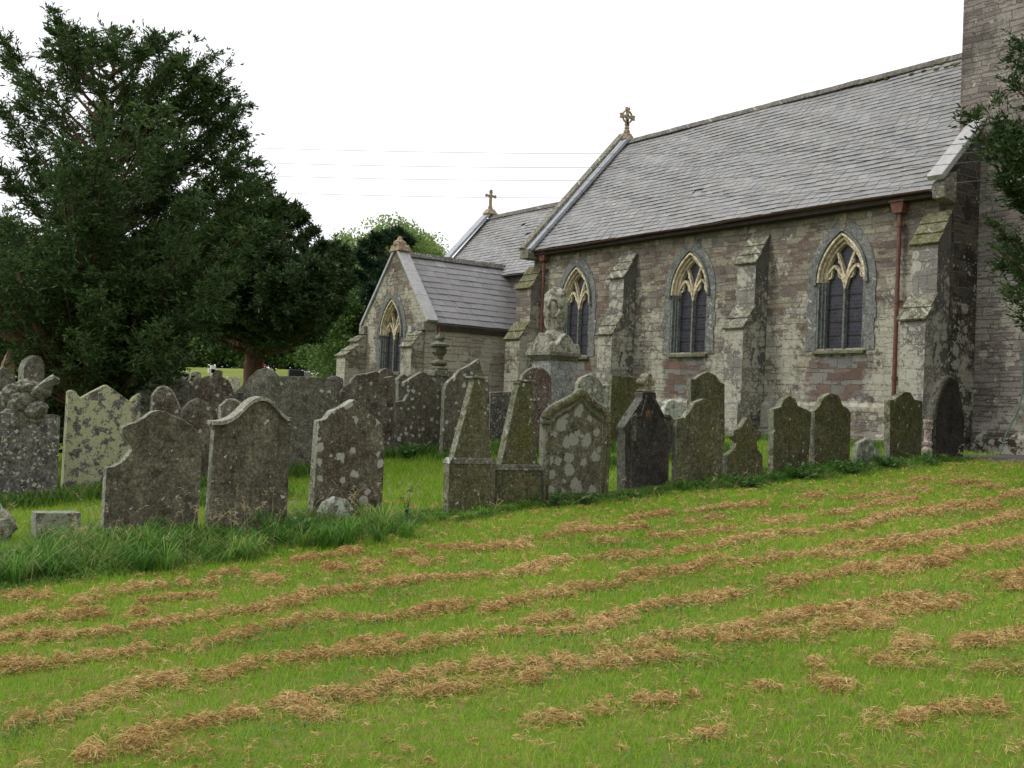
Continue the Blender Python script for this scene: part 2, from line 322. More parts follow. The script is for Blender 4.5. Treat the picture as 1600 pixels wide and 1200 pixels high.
STONES = [
('F1', -11, 3.62, 0.09, 0, 0.11, 'brown', 'brown headstone with a notched cyma left shoulder in the long grass beside the low block', [(-0.48, -0.2), (-0.478, 0.782), (-0.474, 0.813), (-0.407, 0.82), (-0.335, 0.864), (-0.277, 0.928), (-0.242, 0.985), (-0.251, 1.029), (-0.303, 1.078), (-0.349, 1.14), (-0.346, 1.203), (-0.292, 1.235), (-0.2, 1.263), (-0.133, 1.31), (-0.073, 1.363), (-0.003, 1.384), (0.068, 1.374), (0.134, 1.344), (0.247, 1.303), (0.343, 1.247), (0.428, 1.158), (0.468, 1.015), (0.469, 0.754), (0.463, -0.2)]),
('F2', -11, 4.64, 0.169, 0, 0.11, 'brown', 'brown headstone with a raised ogee moulding curling out at both shoulders', [(-0.457, -0.2), (-0.441, 1.148), (-0.429, 1.188), (-0.334, 1.197), (-0.233, 1.254), (-0.146, 1.343), (-0.066, 1.427), (0.039, 1.465), (0.133, 1.442), (0.225, 1.357), (0.333, 1.251), (0.418, 1.178), (0.421, 1.123), (0.408, 0.951), (0.429, -0.2)]),
('F3', -11, 5.79, 0.259, 3, 0.12, 'spotbig', 'brown pointed headstone with large pale lichen blotches and a pale left edge', [(-0.45, -0.2), (-0.431, 1.167), (-0.345, 1.184), (-0.27, 1.277), (-0.136, 1.332), (-0.058, 1.384), (0.006, 1.415), (0.066, 1.375), (0.17, 1.292), (0.283, 1.224), (0.399, 1.133), (0.43, 0.879), (0.451, -0.2)]),
('F3f', -10.75, 5.53, 0.237, 0, 0.09, 'white', 'small round footstone blotched white, in front of the blotchy pointed headstone', [(-0.216, -0.2), (-0.208, 0.217), (-0.153, 0.319), (-0.027, 0.379), (0.105, 0.35), (0.196, 0.244), (0.229, -0.2)]),
('F4', -11, 7.45, 0.388, -2, 0.13, 'greenbrown', 'taller of two tapering slab monuments, flecked with pale lichen, on the left of the pair', [(-0.331, -0.2), (-0.348, 0.583), (-0.297, 0.629), (-0.043, 1.6), (0.094, 1.607), (0.254, 0.635), (0.313, 0.589), (0.329, -0.2)]),
('F5', -11, 8.16, 0.443, -2, 0.13, 'green', 'greener of two tapering slab monuments, joined to its taller left neighbour', [(-0.329, -0.2), (-0.351, 0.502), (-0.297, 0.549), (-0.092, 1.532), (0.1, 1.549), (0.24, 0.555), (0.311, 0.508), (0.302, -0.2)]),
('F6', -11, 9.05, 0.513, 0, 0.14, 'lichen', 'headstone covered in large grey lichen rosettes under a thick ogee moulding', [(-0.511, -0.2), (-0.551, 1.025), (-0.534, 1.082), (-0.436, 1.158), (-0.264, 1.23), (-0.12, 1.293), (-0.009, 1.396), (0.114, 1.294), (0.26, 1.209), (0.439, 1.131), (0.476, 1.057), (0.474, -0.2)]),
('F7', -11, 10.32, 0.611, 4, 0.16, 'black', 'blackened gabled headstone with side colonnettes and a trefoil cross finial', [(-0.45, -0.2), (-0.501, 0.757), (-0.531, 0.858), (-0.186, 1.262), (-0.203, 1.338), (0.061, 1.35), (0.083, 1.186), (0.389, 0.809), (0.438, 0.643), (0.381, 0.492), (0.353, -0.2)]),
('F8', -11, 11.29, 0.687, 0, 0.1, 'greenbrown', 'dark round-topped headstone standing just right of the blackened gabled one', [(-0.457, -0.2), (-0.497, 0.923), (-0.351, 0.954), (-0.232, 1.065), (-0.162, 1.166), (0.011, 1.227), (0.192, 1.198), (0.301, 1.102), (0.386, 0.978), (0.429, 0.924), (0.455, -0.2)]),
('F9', -11, 12.2, 0.758, 0, 0.1, 'green', 'small low headstone with a trefoil cross-shaped head and sloping shoulders', [(-0.379, -0.2), (-0.389, 0.361), (-0.248, 0.446), (-0.187, 0.567), (-0.285, 0.638), (-0.25, 0.731), (-0.105, 0.781), (-0.029, 0.876), (0.009, 0.924), (0.066, 0.879), (0.155, 0.77), (0.323, 0.718), (0.328, 0.633), (0.234, 0.575), (0.254, 0.463), (0.37, 0.37), (0.394, -0.2)]),
('F10', -11, 13.24, 0.838, 0, 0.11, 'green', 'green headstone with a narrow bell-shaped top, its left edge dotted pale', [(-0.428, -0.2), (-0.469, 0.985), (-0.314, 1.02), (-0.248, 1.137), (-0.121, 1.2), (0.013, 1.148), (0.077, 1.054), (0.288, 1.003), (0.396, 0.958), (0.359, -0.2)]),
('F11', -11, 14.21, 0.912, 0, 0.11, 'green', 'green headstone with a broad domed top, right of the narrow bell-topped one', [(-0.448, -0.2), (-0.485, 0.917), (-0.368, 1.0), (-0.283, 1.132), (-0.102, 1.21), (0.088, 1.178), (0.191, 1.032), (0.338, 0.977), (0.406, 0.918), (0.395, -0.2)]),
('F12', -11, 15.07, 0.976, 0, 0.1, 'lichengrey', 'small grey weathered stone low in the grass under the church wall', [(-0.326, -0.2), (-0.277, 0.28), (-0.249, 0.372), (-0.056, 0.447), (0.112, 0.409), (0.167, 0.317), (0.322, 0.258), (0.338, -0.2)]),
('F13', -11, 16.11, 1.049, 0, 0.12, 'green', 'green square headstone with a small broken hump in the middle of its top', [(-0.458, -0.2), (-0.509, 1.025), (-0.371, 1.041), (-0.27, 1.109), (-0.098, 1.18), (0.044, 1.176), (0.158, 1.063), (0.394, 1.041), (0.391, -0.2)]),
('F14', -11, 17.36, 1.122, 0, 0.22, 'black', 'thick dark pointed-arch headstone with a pink colonnette, nearest the church corner', [(-0.422, -0.2), (-0.469, 0.657), (-0.411, 0.953), (-0.276, 1.222), (-0.097, 1.43), (0.119, 1.353), (0.274, 1.037), (0.394, 0.649), (0.404, -0.223)]),
('M1', -16, 14.36, 0.949, 0, 0.1, 'greenplain', 'plain flat-topped greenish slab standing behind the blackened gabled headstone', [(-0.448, -0.2), (-0.436, 1.455), (0.377, 1.437), (0.427, -0.2)]),
('M2', -14, 11.88, 0.749, 0, 0.1, 'lichengrey', 'grey-green round-topped headstone peeping up behind the ogee moulding', [(-0.342, -0.2), (-0.407, 1.369), (-0.331, 1.478), (-0.17, 1.539), (0.012, 1.496), (0.131, 1.364), (0.227, 1.401), (0.276, 1.274), (0.335, -0.2)]),
('M3', -14, 13.7, 0.889, 0, 0.1, 'white', 'small round-topped headstone whitened by lichen, right of the blackened gabled one', [(-0.236, -0.232), (-0.295, 0.88), (-0.226, 1.016), (-0.106, 1.066), (0.053, 1.005), (0.17, 0.874), (0.245, -0.231)]),
('M4', -14.3, 14.88, 0.979, 0, 0.11, 'greenbrown', 'tall domed headstone with small side shoulders, behind the dark round-topped one', [(-0.445, -0.282), (-0.519, 1.375), (-0.405, 1.381), (-0.262, 1.47), (-0.082, 1.527), (0.122, 1.48), (0.247, 1.356), (0.368, 1.326), (0.421, -0.279)]),
('M5', -17.2, 11.46, 0.733, 0, 0.12, 'spots', 'headstone with a ragged broken peak and lichen rings, behind the tapering slab monuments', [(-0.527, -0.2), (-0.521, 1.227), (-0.472, 1.371), (-0.31, 1.498), (-0.203, 1.623), (0.007, 1.719), (0.217, 1.853), (0.269, 1.699), (0.335, 1.569), (0.444, 1.454), (0.489, 1.153), (0.519, -0.2)]),
('M6', -18.2, 11.06, 0.707, 0, 0.12, 'spots', 'brown headstone with a notched cyma shoulder and round lichen spots, below the stone urn', [(-0.557, -0.2), (-0.575, 1.005), (-0.381, 1.037), (-0.303, 1.174), (-0.409, 1.304), (-0.399, 1.389), (-0.221, 1.496), (-0.041, 1.605), (0.089, 1.587), (0.211, 1.482), (0.392, 1.367), (0.505, 1.186), (0.53, -0.2)]),
('M7', -18.2, 9.9, 0.617, 0, 0.12, 'rusty', 'wide headstone with a low jagged top and rust-dark streaks, behind the blotchy pointed one', [(-0.577, -0.2), (-0.601, 0.906), (-0.579, 1.235), (-0.394, 1.444), (-0.294, 1.556), (-0.043, 1.605), (0.13, 1.651), (0.3, 1.54), (0.477, 1.574), (0.526, 1.431), (0.541, 0.344), (0.534, -0.2)]),
('M20', -19.2, 9.76, 0.611, 0, 0.1, 'greybrown', 'plain headstone edge between the wide flat slab and the jagged streaked one', [(-0.237, -0.2), (-0.277, 1.435), (-0.173, 1.526), (-0.039, 1.558), (0.115, 1.504), (0.24, -0.2)]),
('M8', -16.4, 7.81, 0.445, 0, 0.12, 'slabgrey', 'wide flat-topped grey slab, the broadest in the middle row', [(-0.575, -0.2), (-0.65, 1.579), (-0.144, 1.596), (0.508, 1.59), (0.606, -0.2)]),
('M9', -17.6, 7.56, 0.432, 0, 0.12, 'palegrey', 'pale buff round-topped headstone left of the wide flat slab', [(-0.388, -0.2), (-0.453, 1.325), (-0.325, 1.459), (-0.24, 1.571), (-0.121, 1.696), (0.025, 1.748), (0.167, 1.702), (0.265, 1.62), (0.392, -0.2)]),
('M10', -17, 6.61, 0.355, 0, 0.12, 'rusty', 'domed dark headstone with a small spike, left of the pale buff one', [(-0.418, -0.2), (-0.465, 1.434), (-0.408, 1.538), (-0.256, 1.617), (-0.142, 1.643), (-0.104, 1.727), (-0.051, 1.73), (-0.025, 1.629), (0.095, 1.574), (0.166, 1.454), (0.203, 1.353), (0.341, 1.4), (0.429, -0.2)]),
('M11', -18, 6.35, 0.34, 0, 0.1, 'greybrown', 'low domed headstone between the spiked one and the grey lichen-ringed one', [(-0.232, -0.2), (-0.283, 1.439), (-0.214, 1.537), (-0.109, 1.585), (0.02, 1.581), (0.112, 1.49), (0.231, -0.2)]),
('M12', -15.6, 5.29, 0.244, 0, 0.11, 'rusty', 'headstone with a bright rim on its small round top, behind the notched brown one', [(-0.244, -0.2), (-0.235, 1.383), (-0.176, 1.476), (-0.096, 1.516), (-0.004, 1.493), (0.065, 1.414), (0.169, 1.199), (0.243, -0.2)]),
('M21', -15.9, 5.86, 0.29, 0, 0.11, 'rusty', 'reddish-brown stained headstone just behind the ogee-moulded one', [(-0.241, -0.2), (-0.267, 1.151), (-0.178, 1.267), (-0.046, 1.329), (0.073, 1.277), (0.186, 1.167), (0.254, -0.2)]),
('M13', -18.5, 5.98, 0.314, 0, 0.1, 'lichengrey', 'grey headstone with one large white lichen ring, against the dark hedge', [(-0.303, -0.2), (-0.286, 1.369), (-0.157, 1.535), (-0.023, 1.628), (0.084, 1.644), (0.195, 1.586), (0.201, 1.478), (0.306, -0.2)]),
('M14', -14, 5.65, 0.264, 0, 0.1, 'greybrown', 'headstone whose rim peeps above the left slope of the ogee moulding', [(-0.19, -0.2), (-0.225, 1.265), (-0.158, 1.326), (-0.062, 1.356), (0.047, 1.309), (0.124, 1.21), (0.2, -0.2)]),
('M15', -15.8, 4.47, 0.182, 2, 0.13, 'yellow', 'gabled headstone with small ears, crusted with pale yellow lichen', [(-0.531, -0.2), (-0.513, 1.448), (-0.472, 1.476), (-0.42, 1.452), (-0.347, 1.367), (-0.196, 1.462), (-0.009, 1.569), (0.165, 1.461), (0.342, 1.342), (0.392, 1.416), (0.481, 1.475), (0.543, -0.2)]),
('M16', -15.5, 3.3, 0.089, 0, 0.14, 'speck', 'wide flat-topped dark slab sprinkled with pale lichen, at the left under the yew', [(-0.533, -0.2), (-0.575, 1.224), (-0.257, 1.227), (0.439, 1.225), (0.497, 1.202), (0.505, -0.2)]),
('blk', -12.3, 3.05, 0.053, 0, 0.2, 'lichengrey', 'low rectangular grey block in the grass left of the notched brown headstone', [(-0.226, -0.2), (-0.235, 0.288), (0.225, 0.28), (0.234, -0.2)]),
('M17a', -17.6, 3.95, 0.151, 6, 0.25, 'greybrown', 'round-arched hooded headstone rising from rockwork beside the yew trunk', [(-0.165, -0.2), (-0.199, 1.805), (-0.159, 1.922), (-0.061, 2.005), (0.042, 1.993), (0.105, 1.871), (0.17, -0.2)]),
('M17b', -17, 3.42, 0.106, 0, 0.2, 'slabgrey', 'dark round-shouldered stone at the far left edge behind the flat slab', [(-0.13, -0.2), (-0.161, 1.752), (-0.098, 1.829), (0.004, 1.816), (0.096, 1.693), (0.146, -0.2)]),
('M18', -16.3, 12.42, 0.803, 0, 0.1, 'pinkgrey', 'pinkish round-topped headstone hidden behind the left side of the tall pedestal', [(-0.381, -0.2), (-0.438, 1.331), (-0.374, 1.499), (-0.233, 1.613), (-0.087, 1.657), (0.093, 1.644), (0.283, 1.487), (0.393, -0.2)]),
('M19', -20, 11.39, 0.742, 0, 0.1, 'pinkgrey', 'small pinkish round-topped headstone in front of the chapel window', [(-0.216, -0.2), (-0.291, 1.543), (-0.221, 1.64), (-0.102, 1.673), (0.023, 1.614), (0.106, 1.485), (0.208, -0.2)]),
('M19b', -20.5, 12.1, 0.8, 0, 0.1, 'greybrown', 'small pointed headstone between the pinkish round one and the stone urn', [(-0.196, -0.258), (-0.268, 1.419), (-0.149, 1.535), (0.014, 1.461), (0.085, 1.327), (0.2, -0.254)]),
('M22', -18.3, 13.08, 0.864, 0, 0.1, 'speck', 'low flat-topped stone with pale specks between the two tapering slab monuments', [(-0.333, -0.2), (-0.371, 1.13), (-0.087, 1.156), (0.251, 1.158), (0.338, -0.2)])]
HAY = [
[(-5.4,1.32),(-5.39,1.5),(-5.34,1.67),(-5.43,1.78),(-5.48,1.99),(-5.44,2.18),(-5.48,2.4),(-5.54,2.55),(-5.45,2.75),(-5.38,3.01),(-5.45,3.25),(-5.47,3.54),(-5.42,3.73),(-5.23,3.87),(-5.22,4.15),(-5.1,4.38),(-5.11,4.71),(-5.16,5.15),(-5.04,5.56),(-4.99,6.04),(-4.97,6.64),(-4.93,7.14),(-4.61,7.54)],
[(-5.51,2.52),(-5.32,2.62),(-5.11,2.7)],
[(-5.28,2.95),(-5.27,3.2),(-5.12,3.36),(-5.08,3.57)],
[(-5.03,3.73),(-5.07,4.12),(-4.92,4.39),(-4.83,4.83)],
[(-4.89,5.22),(-4.74,5.66),(-4.69,6.1),(-4.48,6.43)],
[(-4.73,6.32),(-4.63,6.87),(-4.52,7.32)],
[(-6.07,1.27),(-6.08,1.43),(-6.07,1.58),(-6.14,1.76),(-6.26,1.97),(-6.33,2.14),(-6.21,2.32),(-6.19,2.5),(-6.31,2.81),(-6.23,2.96),(-6.23,3.13),(-6.17,3.32),(-6.05,3.48),(-6.05,3.72),(-5.98,3.91),(-5.98,4.16),(-5.94,4.38),(-5.83,4.46),(-5.64,4.83),(-5.84,5.14),(-5.91,5.51),(-5.88,5.86),(-5.84,6.25),(-5.84,6.6)],
[(-5.72,6.73),(-5.8,7.12),(-5.83,7.77),(-5.74,8.09),(-5.51,8.55),(-5.72,9.24),(-5.6,9.55),(-5.62,10.13),(-5.61,11.3)],
[(-6.32,3.38),(-6.34,3.6),(-6.31,3.77)],
[(-6.01,4.6),(-6.07,4.81),(-6.07,5.01)],
[(-5.56,7.87),(-5.71,8.54),(-5.46,8.62)],
[(-7.29,1.3),(-7.22,1.5),(-7.1,1.63),(-7.05,1.86),(-7.09,2.04),(-7.11,2.26),(-7.01,2.44)],
[(-6.93,2.58),(-6.96,2.67),(-7.03,2.92),(-7.12,3.2),(-7.12,3.4),(-7.13,3.67),(-6.98,3.8),(-6.84,3.95),(-6.87,4.29),(-6.91,4.44),(-6.61,4.58),(-6.68,4.92),(-6.7,5.24),(-6.71,5.56),(-6.64,5.83),(-6.79,6.24),(-6.72,6.75),(-6.79,7.09),(-6.82,7.29)],
[(-6.53,7.17),(-6.55,7.82),(-6.47,8.15),(-6.62,8.76),(-6.47,9.34),(-6.36,9.86),(-6.44,10.67),(-6.56,11.55),(-6.54,12.3)],
[(-6.31,8.09),(-6.25,8.65),(-6.29,9.28)],
[(-8.04,1.42),(-7.98,1.64),(-7.92,1.79),(-7.83,2.02),(-7.79,2.21),(-7.73,2.33)],
[(-7.69,2.38),(-7.81,2.66),(-7.75,2.87),(-7.7,3.09)],
[(-7.75,3.18),(-7.69,3.4),(-7.83,3.75),(-7.82,4.04),(-7.82,4.47),(-7.85,4.94),(-7.63,5.28),(-7.56,5.55),(-7.49,5.85)],
[(-7.37,5.58),(-7.73,6.03),(-7.66,6.23)],
[(-7.59,6.39),(-7.53,6.71),(-7.42,6.96)],
[(-7.44,7.22),(-7.35,7.54),(-7.41,8.13),(-7.5,8.69),(-7.24,9.06)],
[(-7.43,9.4),(-7.25,9.79),(-7.36,10.32),(-7.38,11.24),(-7.5,12.06),(-7.4,12.58),(-7.53,13.83)],
[(-7.16,10.9),(-7.2,11.59),(-7.05,12.13)],
[(-8.45,1.61),(-8.41,1.73),(-8.47,1.95),(-8.3,2.22),(-8.34,2.41),(-8.22,2.63)],
[(-9.25,1.89),(-9.29,2.08),(-9.15,2.17)],
[(-8.86,2.27),(-8.78,2.44)],
[(-9.0,2.64),(-9.03,2.88),(-8.99,3.1)],
[(-8.56,2.81),(-8.52,2.94),(-8.5,3.14),(-8.34,3.26)],
[(-9.03,3.25),(-8.88,3.43)],
[(-9.33,3.52),(-9.21,3.79)],
[(-8.85,3.87),(-8.53,3.85)],
[(-9.44,4.28),(-9.35,4.65),(-9.34,5.04)],
[(-8.92,4.32),(-8.65,4.52)],
[(-8.85,4.72),(-8.81,5.02)],
[(-9.04,5.25),(-8.96,5.49)],
[(-9.1,5.68),(-9.03,6.04)],
[(-8.48,5.17),(-8.5,5.38)],
[(-8.43,4.56),(-8.44,4.75)],
[(-8.76,5.97),(-8.75,6.49),(-8.84,7.08),(-8.9,7.34),(-8.63,8.08)],
[(-8.31,7.1),(-8.12,7.23)],
[(-8.21,7.69),(-8.1,7.94),(-7.9,8.62)],
[(-9.22,8.29),(-9.31,8.71),(-9.23,9.03)],
[(-9.16,9.33),(-9.14,9.67),(-9.05,10.41)],
[(-8.56,8.67),(-8.51,9.07)],
[(-8.05,9.22),(-7.93,9.7)],
[(-7.96,10.17),(-8.04,11.09),(-8.12,12.09)],
[(-7.43,10.26),(-7.39,11.02)],
[(-8.67,10.42),(-8.51,10.57)],
[(-8.69,11.47),(-8.58,11.77),(-8.51,12.13)],
[(-9.07,11.09),(-9.08,11.52)],
[(-8.59,12.71),(-8.56,13.02)],
[(-8.59,13.73),(-8.45,14.19)],
[(-8.11,13.7),(-7.98,13.95)],
[(-9.27,13.57),(-9.21,14.09)],
[(-9.15,7.37),(-9.28,7.74)],
[(-8.56,6.28),(-8.39,6.38)],
[(-4.41,3.42),(-4.4,3.54),(-4.29,3.55)],
[(-4.32,3.76),(-4.29,3.87)],
[(-4.28,3.99),(-4.25,4.1),(-4.24,4.34)],
[(-4.14,4.66),(-4.1,4.8)],
[(-4.06,5.04),(-3.9,5.04),(-3.82,5.19)],
[(-3.97,5.56),(-4.05,5.89),(-4.06,6.13)],
[(-3.82,5.74),(-3.75,5.83)],
[(-3.93,6.17),(-3.87,6.45),(-3.77,6.83),(-3.7,7.16)],
[(-3.51,6.03),(-3.36,6.1)],
[(-3.72,3.91),(-3.74,4.11)],
[(-3.44,4.76),(-3.31,4.84),(-3.3,5.03),(-3.24,5.18),(-3.1,5.33),(-3.04,5.35)],
[(-4.27,5.36),(-4.15,5.35)],
[(-4.87,8.27),(-4.82,8.71),(-4.76,9.4)],
[(-4.6,8.03),(-4.6,8.4)],
[(-5.11,1.79),(-5.04,1.85)],
[(-11.63,6.82),(-11.59,7.11),(-11.52,7.35)],
[(-12.22,7.02),(-12.27,7.33)]]
# ------------------------------------------------------------------ church
RN = [(.0, (.055, .045, .042)), (.16, (.145, .118, .105)), (.3, (.19, .19, .175)), (.45, (.25, .235, .185)), (.58, (.14, .10, .078)), (.7, (.215, .21, .195)), (.85, (.28, .26, .195)), (1., (.095, .08, .075))]
PT = []
for wx in (-24.67, -20.10, -15.44):
    PT.append((wx - .95, wx + .85, 2.1, 3.16, (.2, .11, .088), .85))
WALL = masonry('rubble_wall', [(a, tuple(x * 1.12 for x in c)) for a, c in RN], lamt=.7, patches=PT, dark=.3)
WALLD = masonry('rubble_west_shaded', [(a, tuple(x * .4 for x in c)) for a, c in RN], lamt=.2, dark=.9, white=.5)  # darkened copy of the rubble: yew shade painted in, plus dark blotches
WALLC = masonry('rubble_chapel', [(a, tuple(min(.4, x * 1.1) for x in c)) for a, c in RN], lamt=.95, dark=.4, white=.8, bw=.3, bh=.1)
WALLW = masonry('limewashed_stone', [(0, (.33, .31, .26)), (.6, (.38, .36, .3)), (1, (.28, .26, .21))], lamt=.2, mortar=(.16, .14, .1), bw=.62, bh=.14, white=.1)
TOWER = masonry('tower_stone', [(0, (.17, .155, .145)), (.4, (.26, .24, .225)), (.75, (.32, .3, .275)), (1, (.21, .19, .175))], lamt=.05, mortar=(.14, .125, .11), bw=.42, bh=.085, white=.12, dark=.45)
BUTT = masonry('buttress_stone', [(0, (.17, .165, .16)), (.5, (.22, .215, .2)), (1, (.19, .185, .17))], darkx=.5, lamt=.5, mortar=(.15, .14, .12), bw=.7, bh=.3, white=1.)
ASHLAR = stone_mat('grey_ashlar', (.14, .145, .14), (.19, .19, .18), spots=.12, sscale=9, srad=.3, specks=.8, spot=(.42, .42, .37))
ASHLAR0 = masonry('grey_ashlar', [(0, (.13, .13, .132)), (.5, (.165, .165, .165)), (1, (.145, .145, .145))], lamt=.05, mortar=(.13, .13, .125), bw=.6, bh=.34, white=.2, mk_=.3)
CREAM = stone_mat('cream_tracery', (.49, .41, .29), (.57, .49, .37), spots=0, specks=0)
JAMB = stone_mat('grey_jamb', (.13, .14, .135), (.17, .175, .165), spots=0, specks=.05)
SLABM = stone_mat('weathering_slab', (.13, .12, .09), (.2, .185, .15), spots=.3, sscale=9, srad=.4, specks=.8, spot=(.4, .4, .34), film=(.3, .3, .23), famt=.4, moss=.4)
SLABG2 = stone_mat('sill_stone', (.12, .12, .08), (.17, .165, .12), spots=.1, specks=.2, moss=.6)
SLABG = stone_mat('mossy_slab', (.13, .125, .07), (.19, .175, .115), spots=.2, specks=.3, moss=.5)
SLATE = slate_mat('nave_slate', [(.15, .153, .156), (.205, .208, .21), (.25, .252, .252), (.195, .19, .178), (.3, .3, .298)], lamt=.55)
SLATE2 = slate_mat('chapel_slate', [(.155, .155, .158), (.22, .22, .222), (.19, .178, .178), (.28, .28, .28)], lamt=.35)
COPE = stone_mat('coping_stone', (.17, .155, .125), (.23, .215, .18), spots=.3, specks=.3)
LEAD = plain('lead_flashing', (.34, .36, .39), (.26, .28, .31), 5, .45, .15, .5)
LEADP = plain('pale_coping', (.4, .4, .39), (.31, .31, .3), 7, .5, .3, .5)
RIDGE = stone_mat('ridge_tile', (.12, .11, .1), (.18, .165, .15), spots=.2, specks=.3)
RUST = plain('rust_brown_iron', (.17, .065, .045), (.1, .045, .035), 9, .55, .2, .4)
FASC = plain('dark_fascia', (.05, .035, .03), None, 9, .8)
SAND = stone_mat('finial_sandstone', (.26, .19, .13), (.33, .26, .18), spots=.2, specks=.4)
def glass_mat():
    N = NT('leaded_glass'); uv = N.n('ShaderNodeUVMap').outputs[0]
    br = N.n('ShaderNodeTexBrick', {'Vector': uv, 'Color1': (0, 0, 0, 1), 'Color2': (1, 1, 1, 1), 'Mortar': (.5, .5, .5, 1), 'Scale': 1., 'Mortar Size': .006, 'Brick Width': .13, 'Row Height': .085}, offset=.5)
    vo = N.n('ShaderNodeTexVoronoi', {'Vector': uv, 'Scale': 9.})
    c = N.ramp(br.outputs[0], [(0, (.012, .013, .022)), (.35, (.03, .033, .05)), (.6, (.045, .035, .045)), (1, (.022, .028, .045))])
    c = N.mix(.5, c, N.ramp(N.n('ShaderNodeSeparateColor', {0: vo.outputs['Color']}).outputs[0], [(0, (.012, .014, .02)), (.6, (.035, .038, .058)), (1, (.065, .05, .055))]))
    c = N.mix(br.outputs[1], c, (.06, .058, .065)); N.bump(br.outputs[1], .3, .004)
    return N.fin(c, .32, .35)
GLASS = glass_mat()

church = tag(empty('church', (-19.5, 23.3, 1.2)), 'old grey rubble-stone parish church with slate roofs, buttresses, pointed windows, side chapel and tower', 'church')
church_inv = Matrix.Translation((19.5, -23.3, -1.2))
def cb(mb, name, mat, par=None, **kw):
    "build in world metres, parent under church (or a part) keeping the place"
    o = mb.build(name, mat, None, **kw); p = par or church
    o.parent = p
    if p is church: o.matrix_parent_inverse = church_inv
    return o

def arch_pts(xc, w, zs, za, n=10):
    h = za - zs; Rr = (w * w + h * h) / (2 * w); out = []
    a1 = math.acos((Rr - w) / Rr)
    for k in range(n + 1):
        a = a1 * k / n; out.append((xc - (Rr * math.cos(a) - (Rr - w)), zs + Rr * math.sin(a)))
    out[-1] = (xc, za)
    return out + [(2 * xc - x, z) for x, z in reversed(out[:-1])]

def wall_face(mb, x0, x1, y, z0, z1, wins, c=.5):
    "wall sheet at y with arched openings; wins = (xc,w,zb,zs,za)"
    x = x0
    for (xc, w, zb, zs, za) in sorted(wins):
        mb.poly([(x, y, z0), (xc - w, y, z0), (xc - w, y, z1), (x, y, z1)])
        mb.poly([(xc - w, y, z0), (xc + w, y, z0), (xc + w, y, zb), (xc - w, y, zb)])
        ap = arch_pts(xc, w, zs, za)
        for (xa, za_), (xb, zb_) in zip(ap, ap[1:]):
            mb.poly([(xa, y, za_), (xb, y, zb_), (xb, y, z1), (xa, y, z1)])
        x = xc + w
    mb.poly([(x, y, z0), (x1, y, z0), (x1, y, z1), (x, y, z1)])

def strip(mb, path, wd, y0, y1, taper=None):
    "bar of width wd in the xz-plane along path, from depth y0 to y1, mitred"
    L = []; Rr = []
    for k, (x, z) in enumerate(path):
        a = path[max(k - 1, 0)]; b = path[min(k + 1, len(path) - 1)]; dx, dz = b[0] - a[0], b[1] - a[1]; l = math.hypot(dx, dz) or 1
        w_ = wd * (taper[k] if taper else 1) / 2
        L.append((x - dz / l * w_, z + dx / l * w_)); Rr.append((x + dz / l * w_, z - dx / l * w_))
    for k in range(len(path) - 1):
        q = [L[k], L[k + 1], Rr[k + 1], Rr[k]]
        # chamfered front
        mb.hexa([(x, y1, z) for x, z in q], [(x, y0, z) for x, z in q])

def bez(p, n=8):
    out = []
    for k in range(n + 1):
        t = k / n
        out.append(tuple((1 - t) ** 2 * p[0][i] + 2 * t * (1 - t) * p[1][i] + t * t * p[2][i] for i in range(2)))
    return out

